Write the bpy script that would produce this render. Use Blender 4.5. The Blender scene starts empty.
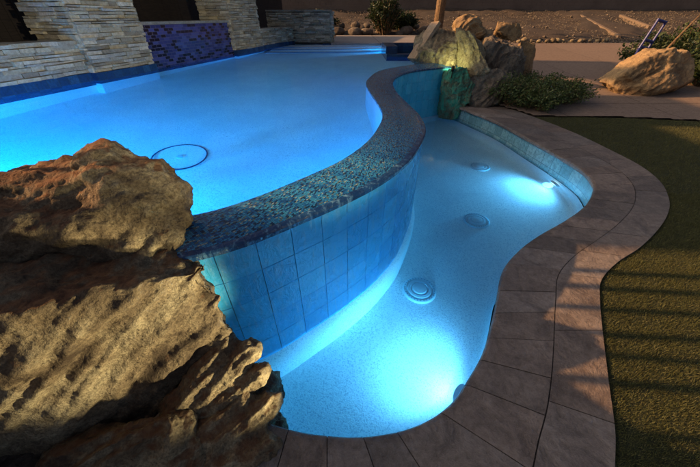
import bpy, bmesh, math, random
import numpy as np
from mathutils import Vector, noise, Matrix
random.seed(7); rng = np.random.default_rng(11)
S = bpy.context.scene
COL = S.collection
R = math.radians

# ------------------------------------------------------------------ camera
PITCH = R(37); CZ = 1.6; F = 289.0
cam_d = bpy.data.cameras.new('camera'); cam = bpy.data.objects.new('camera', cam_d); COL.objects.link(cam)
cam_d.sensor_width = 36; cam_d.lens = F/700*36; cam_d.clip_start = .03; cam_d.clip_end = 600
cam.location = (0, 0, CZ); cam.rotation_euler = (R(90)-PITCH, 0, 0)
S.camera = cam

# ------------------------------------------------------------------ levels (metres)
ZU = .748      # upper pool water
ZS = -.30      # lower pool water
TSUN = .45     # tangent of the sun's elevation

# ------------------------------------------------------------------ helpers
def tag(o, label=None, cat=None, group=None, kind=None):
    if label: o['label'] = label
    if cat: o['category'] = cat
    if group: o['group'] = group
    if kind: o['kind'] = kind
    return o

def empty(name, loc=(0, 0, 0)):
    o = bpy.data.objects.new(name, None); COL.objects.link(o); o.location = loc
    o.empty_display_size = .1
    return o

class MB:
    """collects geometry in world coordinates and links it as one mesh"""
    def __init__(s): s.v = []; s.f = []; s.uv = []; s.c = []; s.m = []
    def face(s, pts, uvs=None, col=(1, 1, 1), mi=0):
        b = len(s.v); s.v += [tuple(p) for p in pts]; s.f.append(tuple(range(b, b+len(pts))))
        s.uv += list(uvs) if uvs else [(p[0], p[1]) for p in pts]
        s.c += [col]*len(pts); s.m.append(mi)
    def box(s, c, d, ax=None, col=(1, 1, 1), jit=0, mi=0):
        ax = ax or (Vector((1, 0, 0)), Vector((0, 1, 0)), Vector((0, 0, 1)))
        c = Vector(c); P = {}
        for i in (-1, 1):
            for j in (-1, 1):
                for k in (-1, 1):
                    q = c+ax[0]*(i*d[0]/2)+ax[1]*(j*d[1]/2)+ax[2]*(k*d[2]/2)
                    if jit: q = q+Vector((random.uniform(-jit, jit), random.uniform(-jit, jit), random.uniform(-jit, jit)))
                    P[i, j, k] = q
        for q in (((-1, -1, -1), (-1, 1, -1), (1, 1, -1), (1, -1, -1)), ((-1, -1, 1), (1, -1, 1), (1, 1, 1), (-1, 1, 1)),
                  ((-1, -1, -1), (1, -1, -1), (1, -1, 1), (-1, -1, 1)), ((1, 1, -1), (-1, 1, -1), (-1, 1, 1), (1, 1, 1)),
                  ((-1, 1, -1), (-1, -1, -1), (-1, -1, 1), (-1, 1, 1)), ((1, -1, -1), (1, 1, -1), (1, 1, 1), (1, -1, 1))):
            s.face([P[k] for k in q], None, col, mi)
    def tube(s, a, b, r0, r1=None, n=10, caps=True, col=(1, 1, 1)):
        a = Vector(a); b = Vector(b); r1 = r0 if r1 is None else r1
        d = (b-a).normalized(); u = d.orthogonal().normalized(); w = d.cross(u)
        A = [a+(u*math.cos(t)+w*math.sin(t))*r0 for t in [2*math.pi*i/n for i in range(n)]]
        B = [b+(u*math.cos(t)+w*math.sin(t))*r1 for t in [2*math.pi*i/n for i in range(n)]]
        for i in range(n): s.face([A[i], A[(i+1) % n], B[(i+1) % n], B[i]], None, col)
        if caps: s.face(A[::-1], None, col); s.face(B, None, col)
    def lathe(s, prof, c, ax=(0, 0, 1), n=40, col=(1, 1, 1)):
        c = Vector(c); d = Vector(ax).normalized(); u = d.orthogonal().normalized(); w = d.cross(u)
        rings = [[c+d*z+(u*math.cos(2*math.pi*i/n)+w*math.sin(2*math.pi*i/n))*r for i in range(n)] for r, z in prof]
        for a, b in zip(rings, rings[1:]):
            for i in range(n): s.face([a[i], a[(i+1) % n], b[(i+1) % n], b[i]], None, col)
    def build(s, name, mat, parent=None, smooth=False, merge=False, bevel=0):
        me = bpy.data.meshes.new(name); me.from_pydata(s.v, [], s.f)
        me.uv_layers.new(name='UVMap').data.foreach_set('uv', np.array(s.uv, dtype=np.float32).ravel())
        ca = me.color_attributes.new('tone', 'FLOAT_COLOR', 'CORNER')
        ca.data.foreach_set('color', np.array([(c[0], c[1], c[2], 1) for c in s.c], dtype=np.float32).ravel())
        for m in (mat if isinstance(mat, (list, tuple)) else [mat]): me.materials.append(m)
        me.polygons.foreach_set('material_index', s.m)
        if merge:
            bm = bmesh.new(); bm.from_mesh(me); bmesh.ops.remove_doubles(bm, verts=bm.verts, dist=1e-4)
            bm.to_mesh(me); bm.free()
        if smooth: me.polygons.foreach_set('use_smooth', [True]*len(me.polygons))
        o = bpy.data.objects.new(name, me); COL.objects.link(o)
        if parent: attach(o, parent)
        if bevel:
            b = o.modifiers.new('bevel', 'BEVEL'); b.width = bevel; b.segments = 2; b.limit_method = 'ANGLE'
        return o

def attach(o, parent):
    o.parent = parent
    o.matrix_parent_inverse = Matrix.Translation(-Vector(parent.location))

def cat(pts, n, closed=False):
    """evenly spaced points on a smooth curve through pts"""
    P = [Vector((p[0], p[1])) for p in pts]; m = len(P); out = []
    segs = m if closed else m-1
    for i in range(segs):
        if closed: a, b, c, d = P[(i-1) % m], P[i], P[(i+1) % m], P[(i+2) % m]
        else: a, b, c, d = P[max(i-1, 0)], P[i], P[i+1], P[min(i+2, m-1)]
        for k in range(14):
            t = k/14
            out.append(.5*((2*b)+(c-a)*t+(2*a-5*b+4*c-d)*t*t+(3*b-a-3*c+d)*t**3))
    out.append(P[0] if closed else P[-1])
    L = [0]
    for a, b in zip(out, out[1:]): L.append(L[-1]+(b-a).length)
    res = []; j = 0
    for i in range(n if closed else n+1):
        s = L[-1]*i/n
        while j < len(L)-2 and L[j+1] < s: j += 1
        t = (s-L[j])/max(L[j+1]-L[j], 1e-9)
        res.append(out[j].lerp(out[j+1], min(max(t, 0), 1)))
    return res

def arclen(P):
    L = [0]
    for a, b in zip(P, P[1:]): L.append(L[-1]+(b-a).length)
    return L

def normals2(P):
    """unit normals to the left of the running direction"""
    N = []
    for i in range(len(P)):
        d = (P[min(i+1, len(P)-1)]-P[max(i-1, 0)]).normalized(); N.append(Vector((-d.y, d.x)))
    return N

def inside(x, y, poly):
    r = False; n = len(poly); j = n-1
    for i in range(n):
        xi, yi = poly[i][0], poly[i][1]; xj, yj = poly[j][0], poly[j][1]
        if (yi > y) != (yj > y) and x < (xj-xi)*(y-yi)/(yj-yi)+xi: r = not r
        j = i
    return r

def dist_poly(x, y, poly):
    p = Vector((x, y)); best = 1e9
    for i in range(len(poly)):
        a = Vector(poly[i][:2]); b = Vector(poly[(i+1) % len(poly)][:2]); ab = b-a
        t = max(0, min(1, (p-a).dot(ab)/max(ab.length_squared, 1e-12))); best = min(best, (p-a-ab*t).length)
    return best

def sheet(name, poly, z, mat, down=None, zf=None):
    """flat filled polygon, optionally a closed slab reaching down"""
    bm = bmesh.new()
    top = [bm.verts.new((p[0], p[1], zf(p[0], p[1]) if zf else z)) for p in poly]
    f = bm.faces.new(top)
    if f.normal.z < 0 or (f.normal_update() or f.normal.z < 0): f.normal_flip()
    if down is not None:
        bot = [bm.verts.new((p[0], p[1], down)) for p in poly]
        n = len(poly); bm.faces.new(bot[::-1])
        for i in range(n): bm.faces.new((top[i], bot[i], bot[(i+1) % n], top[(i+1) % n]))
    bmesh.ops.triangulate(bm, faces=[q for q in bm.faces if len(q.verts) > 4])
    bmesh.ops.recalc_face_normals(bm, faces=bm.faces)
    if down is None:
        for q in bm.faces:
            if q.normal.z < 0: q.normal_flip()
    me = bpy.data.meshes.new(name); bm.to_mesh(me); bm.free(); me.materials.append(mat)
    o = bpy.data.objects.new(name, me); COL.objects.link(o)
    return o

# ------------------------------------------------------------------ materials
class NT:
    def __init__(s, name):
        s.m = bpy.data.materials.new(name); s.m.use_nodes = True; s.t = s.m.node_tree; s.t.nodes.clear()
        s.out = s.n('ShaderNodeOutputMaterial')
    def n(s, typ, **kw):
        nd = s.t.nodes.new(typ)
        for k, v in kw.items(): setattr(nd, k, v)
        return nd
    def l(s, a, b): s.t.links.new(a, b)
    def put(s, sock, v):
        if hasattr(v, 'is_linked') or isinstance(v, bpy.types.NodeSocket): s.l(v, sock)
        else: sock.default_value = v
    def math(s, op, a, b=0.0):
        nd = s.n('ShaderNodeMath', operation=op); s.put(nd.inputs[0], a); s.put(nd.inputs[1], b); return nd.outputs[0]
    def vmath(s, op, a, b=(0, 0, 0)):
        nd = s.n('ShaderNodeVectorMath', operation=op); s.put(nd.inputs[0], a); s.put(nd.inputs[1], b); return nd.outputs[0]
    def pos(s): return s.n('ShaderNodeNewGeometry').outputs['Position']
    def uv(s): return s.n('ShaderNodeUVMap', uv_map='UVMap').outputs[0]
    def attr(s, name='tone'): return s.n('ShaderNodeVertexColor', layer_name=name).outputs[0]
    def noise(s, vec, scale, detail=4, rough=.6, dist=0):
        nd = s.n('ShaderNodeTexNoise'); s.l(vec, nd.inputs['Vector']); nd.inputs['Scale'].default_value = scale
        nd.inputs['Detail'].default_value = detail; nd.inputs['Roughness'].default_value = rough
        nd.inputs['Distortion'].default_value = dist; return nd.outputs['Fac']
    def voro(s, vec, scale, feature='F1', out='Distance'):
        nd = s.n('ShaderNodeTexVoronoi', feature=feature); s.l(vec, nd.inputs['Vector']); nd.inputs['Scale'].default_value = scale
        return nd.outputs[out]
    def ramp(s, fac, stops, interp='LINEAR'):
        nd = s.n('ShaderNodeValToRGB'); nd.color_ramp.interpolation = interp
        e = nd.color_ramp.elements
        while len(e) < len(stops): e.new(.5)
        for el, (p, c) in zip(e, stops):
            el.position = p; el.color = (c, c, c, 1) if isinstance(c, (int, float)) else (c[0], c[1], c[2], 1)
        s.l(fac, nd.inputs[0]); return nd.outputs[0]
    def mix(s, fac, a, b, mode='MIX'):
        nd = s.n('ShaderNodeMix', data_type='RGBA', blend_type=mode)
        s.put(nd.inputs[0], fac)
        for sk, v in ((nd.inputs[6], a), (nd.inputs[7], b)):
            if isinstance(v, tuple): sk.default_value = (v[0], v[1], v[2], 1)
            else: s.l(v, sk)
        return nd.outputs[2]
    def bump(s, h, strength=.5, dist=.01, prev=None):
        nd = s.n('ShaderNodeBump'); s.l(h, nd.inputs['Height']); nd.inputs['Strength'].default_value = strength
        nd.inputs['Distance'].default_value = dist
        if prev: s.l(prev, nd.inputs['Normal'])
        return nd.outputs[0]
    def bsdf(s, col, rough=.7, normal=None, **kw):
        b = s.n('ShaderNodeBsdfPrincipled')
        if isinstance(col, tuple): b.inputs['Base Color'].default_value = (col[0], col[1], col[2], 1)
        else: s.l(col, b.inputs['Base Color'])
        s.put(b.inputs['Roughness'], rough)
        if normal: s.l(normal, b.inputs['Normal'])
        for k, v in kw.items(): b.inputs[k.replace('_', ' ')].default_value = v
        s.l(b.outputs[0], s.out.inputs[0]); return s.m
    def grid(s, uv, w, h, offset=.5, grout=.06):
        """cell random value and grout mask of a running-bond tiling in metres"""
        sp = s.n('ShaderNodeSeparateXYZ'); s.l(uv, sp.inputs[0])
        v = s.math('DIVIDE', sp.outputs[1], h); rv = s.math('FLOOR', v)
        u = s.math('ADD', s.math('DIVIDE', sp.outputs[0], w), s.math('MULTIPLY', rv, offset)); ru = s.math('FLOOR', u)
        cb = s.n('ShaderNodeCombineXYZ'); s.l(ru, cb.inputs[0]); s.l(rv, cb.inputs[1])
        wn = s.n('ShaderNodeTexWhiteNoise', noise_dimensions='2D'); s.l(cb.outputs[0], wn.inputs['Vector'])
        fu = s.math('FRACT', u); fv = s.math('FRACT', v)
        du = s.math('MINIMUM', fu, s.math('SUBTRACT', 1.0, fu)); dv = s.math('MINIMUM', fv, s.math('SUBTRACT', 1.0, fv))
        du = s.math('MULTIPLY', du, w); dv = s.math('MULTIPLY', dv, h)
        g = s.math('LESS_THAN', s.math('MINIMUM', du, dv), grout)
        return wn.outputs['Value'], g

def rock_mat(name, a, b, c, scale=1.0, bump=1.0, green_glow=None, sun_tint=None):
    k = NT(name); p = k.pos()
    n1 = k.noise(p, 2.3*scale, 7, .68, .9); n2 = k.noise(p, 22*scale, 6, .7)
    col = k.ramp(n1, [(.36, c), (.47, b), (.60, a)])
    col = k.mix(k.ramp(n2, [(.36, .8), (.6, 0)]), col, k.mix(.6, col, c))
    n5 = k.noise(p, 90*scale, 3, .7)
    col = k.mix(k.ramp(n5, [(.40, .45), (.56, 0)]), col, (c[0]*.5, c[1]*.5, c[2]*.5))
    if green_glow:  # green light on the rock, painted in as colour patches
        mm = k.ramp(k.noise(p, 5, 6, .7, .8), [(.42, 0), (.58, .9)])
        col = k.mix(mm, col, green_glow)
    if sun_tint:  # sun's orange on up-facing rock, painted into the colour
        gn = k.n('ShaderNodeNewGeometry'); sp = k.n('ShaderNodeSeparateXYZ'); k.l(gn.outputs['Normal'], sp.inputs[0])
        f = k.math('ADD', sp.outputs[2], k.math('MULTIPLY', k.math('SUBTRACT', k.noise(p, 6*scale, 6, .7, .5), .5), 1.6))
        col = k.mix(k.ramp(f, [(.74, 0), (1.05, .85)]), col, k.mix(k.ramp(n2, [(.4, 0), (.6, 1)]), (.12, .05, .025), sun_tint))
    pit = k.ramp(k.voro(p, 38*scale), [(.0, 0), (.35, 1)])
    b1 = k.bump(n2, .8*bump, .03/scale); b2 = k.bump(pit, .45*bump, .012/scale, b1)
    b3 = k.bump(n5, .7*bump, .008/scale, b2)
    return k.bsdf(col, .88, b3, Specular_IOR_Level=.3)

M = {}
M['rock_front'] = rock_mat('weathered_tan_rock', (.47, .38, .24), (.26, .19, .115), (.07, .046, .03), 1.0, 1.0, None, (.25, .115, .05))
M['rock_low'] = rock_mat('pale_brown_rock', (.45, .36, .22), (.25, .185, .11), (.07, .046, .03), 1.0, 1.0, None, (.17, .095, .05))
M['rock_far'] = rock_mat('tan_rock', (.50, .41, .25), (.34, .26, .15), (.13, .09, .055), .7, 1.0)
M['rock_sand'] = rock_mat('sandstone_rock', (.62, .42, .21), (.46, .31, .16), (.2, .13, .07), .7, 1.0)
M['rock_glow'] = rock_mat('green_glow_rock', (.34, .34, .20), (.20, .22, .13), (.07, .08, .05), .8, 1.0, (.07, .40, .25))
M['rock_grey'] = rock_mat('grey_brown_rock', (.34, .28, .20), (.22, .17, .12), (.09, .065, .05), .7, 1.0)

def tone_mat(name, rough=.85, bump=.4, spec=.4, nscale=30):
    k = NT(name); p = k.pos(); n = k.noise(p, nscale, 6, .65); n2 = k.noise(p, nscale*.22, 4, .6)
    col = k.mix(k.ramp(n, [(.3, .75), (.7, 0)]), k.attr(), k.mix(1.0, k.attr(), (.45, .42, .40), 'MULTIPLY'))
    col = k.mix(k.ramp(n2, [(.35, .5), (.6, 0)]), col, k.mix(1.0, col, (.6, .55, .5), 'MULTIPLY'))
    return k.bsdf(col, rough, k.bump(n, bump, .02), Specular_IOR_Level=spec)
M['ledger'] = tone_mat('ledger_stone')
k = NT('stamped_stone'); p = k.pos(); n1 = k.noise(p, 26, 6, .7); n2 = k.noise(p, 5, 5, .65, .8); n3 = k.noise(p, 130, 3, .7)
col = k.mix(k.ramp(n2, [(.32, .85), (.6, 0)]), k.attr(), k.mix(1.0, k.attr(), (.48, .46, .46), 'MULTIPLY'))
col = k.mix(k.ramp(n1, [(.36, .6), (.6, 0)]), col, k.mix(1.0, col, (.5, .46, .42), 'MULTIPLY'))
col = k.mix(k.ramp(n3, [(.55, 0), (.7, .35)]), col, (.42, .36, .31))
M['paver'] = k.bsdf(col, k.ramp(n2, [(.3, .5), (.7, .8)]), k.bump(n1, .6, .02, k.bump(n3, .4, .006, k.bump(n2, .5, .04))), Specular_IOR_Level=.35)
M['concrete'] = tone_mat('broom_concrete', .85, .25, .3, 60)
M['plain'] = tone_mat('rough_paint', .7, .15, .4, 40)

k = NT('pebble_plaster'); p = k.pos()
nf = k.noise(p, 95, 2, .6); nm = k.noise(p, 2.2, 5, .6, .5); ng = k.noise(p, 55, 3, .7)
col = k.mix(k.ramp(nf, [(.34, 1), (.47, 0)]), (.90, .92, .92), (.44, .53, .60))
col = k.mix(k.ramp(ng, [(.34, .7), (.48, 0)]), col, (.62, .67, .70))
col = k.mix(k.ramp(nm, [(.34, .4), (.62, 0)]), col, (.64, .68, .72))
M['plaster'] = k.bsdf(col, .8, k.bump(nf, .5, .006))

k = NT('wet_glazed_tile'); p = k.pos()
n = k.noise(p, 16, 5, .6, 1.5); n2 = k.noise(p, 5, 4, .6)
cb = k.n('ShaderNodeMapping'); cb.inputs['Scale'].default_value = (3, 3, .6); k.l(p, cb.inputs[0])
drip = k.noise(cb.outputs[0], 9, 5, .65, .4)
col = k.mix(k.ramp(n, [(.3, 1), (.7, 0)]), k.attr(), k.mix(1.0, k.attr(), (.74, .86, .90), 'MULTIPLY'))
col = k.mix(k.ramp(drip, [(.52, 0), (.72, .55)]), col, (.30, .60, .80))
rf = k.ramp(n2, [(.3, .12), (.7, .38)])
M['glaze'] = k.bsdf(col, rf, k.bump(n, .6, .012, k.bump(drip, .4, .01)), Specular_IOR_Level=.55)

k = NT('tile_grout'); M['grout'] = k.bsdf((.10, .24, .32), .8)

k = NT('spill_mosaic'); u = k.uv()
rv, g = k.grid(u, .015, .010, .5, .0008)
col = k.ramp(rv, [(0, (.015, .11, .30)), (.2, (.025, .20, .43)), (.40, (.055, .31, .54)), (.55, (.01, .04, .10)), (.70, (.12, .19, .19)), (.77, (.035, .26, .48)), (.95, (.28, .36, .36))], 'CONSTANT')  # pool glow on the rim put into these brighter blues
col = k.mix(g, col, (.02, .035, .045))
nb = k.noise(k.pos(), 9, 3, .5)
M['mosaic'] = k.bsdf(col, .16, k.bump(k.math('ADD', k.math('MULTIPLY', rv, .6), k.math('SUBTRACT', 0.0, g)), .5, .003, k.bump(nb, .25, .02)), Specular_IOR_Level=.6)

k = NT('blue_glass_brick'); u = k.uv()
rv, g = k.grid(u, .125, .052, .5, .003)
col = k.ramp(rv, [(0, (.035, .045, .17)), (.22, (.055, .065, .23)), (.42, (.025, .035, .14)), (.60, (.008, .008, .03)), (.92, (.06, .08, .25))], 'CONSTANT')
col = k.mix(g, col, (.10, .10, .18))
M['bluebrick'] = k.bsdf(col, .2, k.bump(k.math('SUBTRACT', rv, g), .5, .004), Specular_IOR_Level=.6)

k = NT('waterline_tile'); u = k.uv()
rv, g = k.grid(u, .15, .15, 0, .003)
col = k.ramp(rv, [(0, (.012, .045, .13)), (.5, (.018, .07, .18)), (1, (.03, .10, .22))])
col = k.mix(k.ramp(k.noise(k.pos(), 30, 4, .6), [(.35, .6), (.65, 0)]), col, (.01, .025, .06))
M['bandtile'] = k.bsdf(k.mix(g, col, (.03, .06, .09)), .2, k.bump(g, -.4, .003), Specular_IOR_Level=.6)

k = NT('spa_band_tile'); u = k.uv()
rv, g = k.grid(u, .2, .2, 0, .003)
col = k.ramp(rv, [(0, (.16, .34, .36)), (.5, (.22, .44, .46)), (1, (.32, .52, .52))])
nn = k.noise(k.pos(), 20, 5, .7, .6)
col = k.mix(k.ramp(nn, [(.36, .75), (.62, 0)]), col, (.10, .20, .21))
M['spatile'] = k.bsdf(k.mix(g, col, (.07, .15, .17)), .25, k.bump(g, -.4, .004, k.bump(nn, .4, .01)), Specular_IOR_Level=.5)

k = NT('ground_earth'); p = k.pos()
n1 = k.noise(p, .9, 6, .6); n2 = k.noise(p, 14, 5, .7); vg = k.voro(p, 26)
col = k.ramp(n1, [(.3, (.055, .038, .027)), (.7, (.12, .083, .056))])
col = k.mix(k.ramp(n2, [(.4, .8), (.6, 0)]), col, (.04, .03, .022))
col = k.mix(k.ramp(vg, [(.08, .7), (.3, 0)]), col, (.13, .095, .07))
M['earth'] = k.bsdf(col, .95, k.bump(vg, .8, .03, k.bump(n2, .8, .04)))

k = NT('turf_base'); p = k.pos()
n1 = k.noise(p, 3, 5, .6); n2 = k.noise(p, 60, 3, .7)
col = k.ramp(n1, [(.3, (.030, .038, .012)), (.7, (.055, .062, .02))])
col = k.mix(k.ramp(n2, [(.4, .8), (.6, 0)]), col, (.018, .02, .008))
M['turf'] = k.bsdf(col, .95, k.bump(n2, 1, .02))
k = NT('turf_blade'); M['blade'] = k.bsdf(k.attr(), .6, None, Specular_IOR_Level=.3)

def leaf_mat(name):
    k = NT(name); b = k.n('ShaderNodeBsdfPrincipled'); k.l(k.attr(), b.inputs['Base Color']); b.inputs['Roughness'].default_value = .5
    tr = k.n('ShaderNodeBsdfTranslucent'); k.l(k.attr(), tr.inputs[0]); mx = k.n('ShaderNodeMixShader'); mx.inputs[0].default_value = .25
    k.l(b.outputs[0], mx.inputs[1]); k.l(tr.outputs[0], mx.inputs[2]); k.l(mx.outputs[0], k.out.inputs[0]); return k.m
M['leaf'] = leaf_mat('leaf')
k = NT('bark'); p = k.pos(); n = k.noise(p, 18, 6, .7)
M['bark'] = k.bsdf(k.ramp(n, [(.3, (.09, .055, .03)), (.7, (.34, .21, .10))]), .9, k.bump(n, .8, .03))
k = NT('blue_metal'); M['bluemetal'] = k.bsdf((.02, .028, .17), .4, k.bump(k.noise(k.pos(), 40, 3), .1, .005))
k = NT('grey_plastic'); M['plastic'] = k.bsdf((.55, .66, .72), .45)
k = NT('bronze_metal'); M['bronze'] = k.bsdf((.06, .045, .03), .45, None, Metallic=.8)
k = NT('dark_timber'); p = k.pos(); mp = k.n('ShaderNodeMapping'); mp.inputs['Scale'].default_value = (1, 1, 9); k.l(p, mp.inputs[0])
n = k.noise(mp.outputs[0], 5, 5, .6)
M['timber'] = k.bsdf(k.ramp(n, [(.3, (.016, .010, .007)), (.7, (.04, .026, .018))]), .8, k.bump(n, .3, .01))
k = NT('stucco'); n = k.noise(k.pos(), 50, 4, .7)
M['stucco'] = k.bsdf(k.ramp(k.noise(k.pos(), .8, 4), [(.3, (.12, .092, .076)), (.7, (.17, .132, .108))]), .95, k.bump(n, .5, .01))

def emit_mat(name, col, st):
    k = NT(name); e = k.n('ShaderNodeEmission'); e.inputs[0].default_value = (*col, 1); e.inputs[1].default_value = st
    k.l(e.outputs[0], k.out.inputs[0]); return k.m
M['lens'] = emit_mat('pool_lamp_lens', (.55, .85, 1), 2.5)
M['warmlens'] = emit_mat('garden_lamp_lens', (1, .85, .5), 8.0)

def water_mat(name, ab, dens, bump, rough=0, calm=1):
    k = NT(name); g = k.n('ShaderNodeBsdfGlass'); g.inputs['IOR'].default_value = 1.33; g.inputs['Roughness'].default_value = rough
    if bump: k.l(k.bump(k.noise(k.pos(), 5, 3, .5, .4), bump, .02), g.inputs['Normal'])
    v = k.n('ShaderNodeVolumeAbsorption'); v.inputs[0].default_value = (*ab, 1); v.inputs[1].default_value = dens
    if calm < 1:
        rf = k.n('ShaderNodeBsdfRefraction'); rf.inputs['IOR'].default_value = 1.33; rf.inputs['Roughness'].default_value = rough
        mx = k.n('ShaderNodeMixShader'); mx.inputs[0].default_value = calm; k.l(rf.outputs[0], mx.inputs[1]); k.l(g.outputs[0], mx.inputs[2]); g = mx
    k.l(g.outputs[0], k.out.inputs[0]); k.l(v.outputs[0], k.out.inputs[1]); return k.m
M['water_up'] = water_mat('pool_water', (.12, .84, .99), .42, .06, .01, .2)
M['water_low'] = water_mat('lower_pool_water', (.18, .86, .985), .7, .12, 0, .6)

# ------------------------------------------------------------------ plan curves
OUTER = [(-1.9, .88), (-1.35, .93), (-1.0, .97), (-.78, 1.02), (-.55, 1.13), (-.33, 1.30), (-.06, 1.53), (.20, 1.80), (.44, 2.15), (.63, 2.6), (.735, 2.95),
         (.765, 3.43), (.715, 3.99), (.665, 4.67), (.70, 5.45), (.88, 6.09), (1.27, 6.70), (1.98, 7.2), (2.5, 7.45)]
INNER = [(-1.9, 1.2), (-1.35, 1.22), (-1.05, 1.24), (-.80, 1.30), (-.58, 1.45), (-.33, 1.70), (-.06, 2.02), (.15, 2.42), (.28, 2.85), (.345, 3.2), (.35, 3.54),
         (.315, 4.0), (.27, 4.5), (.25, 5.0), (.32, 5.5), (.56, 6.3), (1.02, 6.9), (1.7, 7.45), (2.3, 7.75)]
outer = cat(OUTER, 170); inner = cat(INNER, 170)
W0 = Vector((-4.59, 4.10)); WD = Vector((.27, .963)).normalized(); WN = Vector((WD.y, -WD.x))   # left wall line, normal into the pool
def wl(s, off=0): q = W0+WD*s+WN*off; return (q.x, q.y)
S_END = 9.55
POOL = [(p.x, p.y) for p in inner]+[(2.35, 8.5), (2.4, 10), (2.4, 12.55), (-.75, 12.6), wl(S_END), wl(0), wl(-3.0), (-5.4, 1.2)]

PAIRS = [((2.2, 7.6), (3.1, 7.7)), ((2.36, 7.05), (3.3, 7.0)), ((2.55, 6.48), (3.55, 6.25)), ((2.83, 5.62), (3.78, 5.36)), ((2.95, 4.72), (3.86, 4.80)), ((3.04, 4.0), (3.89, 4.19)),
         ((3.06, 3.49), (3.88, 3.62)), ((2.96, 3.13), (3.74, 3.15)), ((2.82, 2.91), (3.48, 2.74)), ((2.54, 2.62), (3.22, 2.46)), ((2.16, 2.34), (2.88, 2.18)),
         ((1.78, 2.1), (2.5, 1.92)), ((1.5, 1.89), (2.18, 1.74)), ((1.26, 1.65), (1.91, 1.54)), ((1.08, 1.34), (1.76, 1.34)), ((.94, 1.1), (1.61, 1.1)),
         ((.83, .93), (1.42, .78)), ((.7, .78), (1.28, .54)), ((.58, .66), (1.15, .36)), ((.44, .57), (1.0, .1)), ((.28, .51), (.75, -.2)), ((.09, .48), (.45, -.45)),
         ((-.09, .48), (.0, -.6)), ((-.31, .51), (-.5, -.65)), ((-.6, .6), (-1.0, -.65)), ((-.9, .75), (-1.6, -.6))]
def dense(idx, n=420):
    P = [Vector(p[idx]) for p in PAIRS]; m = len(P); out = []
    for j in range(n+1):
        t = j/n*(m-1); i = min(int(t), m-2); t -= i
        a, b, c, d = P[max(i-1, 0)], P[i], P[i+1], P[min(i+2, m-1)]
        out.append(.5*((2*b)+(c-a)*t+(2*a-5*b+4*c-d)*t*t+(3*b-a-3*c+d)*t**3))
    return out
cin = dense(0); cout = dense(1)
SPA_OUT = [(p.x, p.y) for p in cin]
foot = [(p.x, p.y) for p in outer if p.x > -1.0]
SPA = SPA_OUT[:-17]+foot[:-10]

def terrain(x, y):
    z = 0.0
    if y > 6.2: z = min((y-6.2)*.065, .55)
    if y > 17: z += (y-17)*.135
    if y > 27: z = .55+1.35+(y-27)*.35
    left = (Vector((x, y))-W0).dot(WN)
    if left < -.45: z = max(z, .70)
    if y > 12.9 and x < 2.6: z = max(z, .70)
    if x < -1.0 and y < 1.0: z = max(z, -.02)
    return z

# ------------------------------------------------------------------ ground
def axis(a, b, step, lo, hi):
    c = list(np.arange(a, b+1e-6, step)); s = step; v = a
    while v > lo: s *= 1.5; v -= s; c.insert(0, v)
    s = step; v = b
    while v < hi: s *= 1.5; v += s; c.append(v)
    return c
xs = axis(-9, 16, .25, -160, 160); ys = axis(-3, 32, .25, -120, 240)
hole = [POOL, SPA]
def in_hole(x, y):
    if not (-6.2 < x < 4 and 0 < y < 14.5): return False
    for h in hole:
        if inside(x, y, h) or dist_poly(x, y, h) < .2: return True
    return False
V = []; idx = {}
for j, y in enumerate(ys):
    for i, x in enumerate(xs):
        r = .05*noise.noise((x*.35, y*.35, 1.3))*(1 if y > 17 else .0)+.03*noise.noise((x*1.4, y*1.4, 4))*(1 if y > 17 else 0)
        V.append((x, y, terrain(x, y)-.035+r*(4 if y > 18 else 1)))
nx = len(xs); FC = []
for j in range(len(ys)-1):
    for i in range(nx-1):
        if in_hole((xs[i]+xs[i+1])/2, (ys[j]+ys[j+1])/2): continue
        a = j*nx+i; FC.append((a, a+1, a+1+nx, a+nx))
me = bpy.data.meshes.new('ground'); me.from_pydata(V, [], FC); me.materials.append(M['earth'])
me.polygons.foreach_set('use_smooth', [True]*len(me.polygons))
g = bpy.data.objects.new('ground', me); COL.objects.link(g); tag(g, kind='structure')

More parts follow.
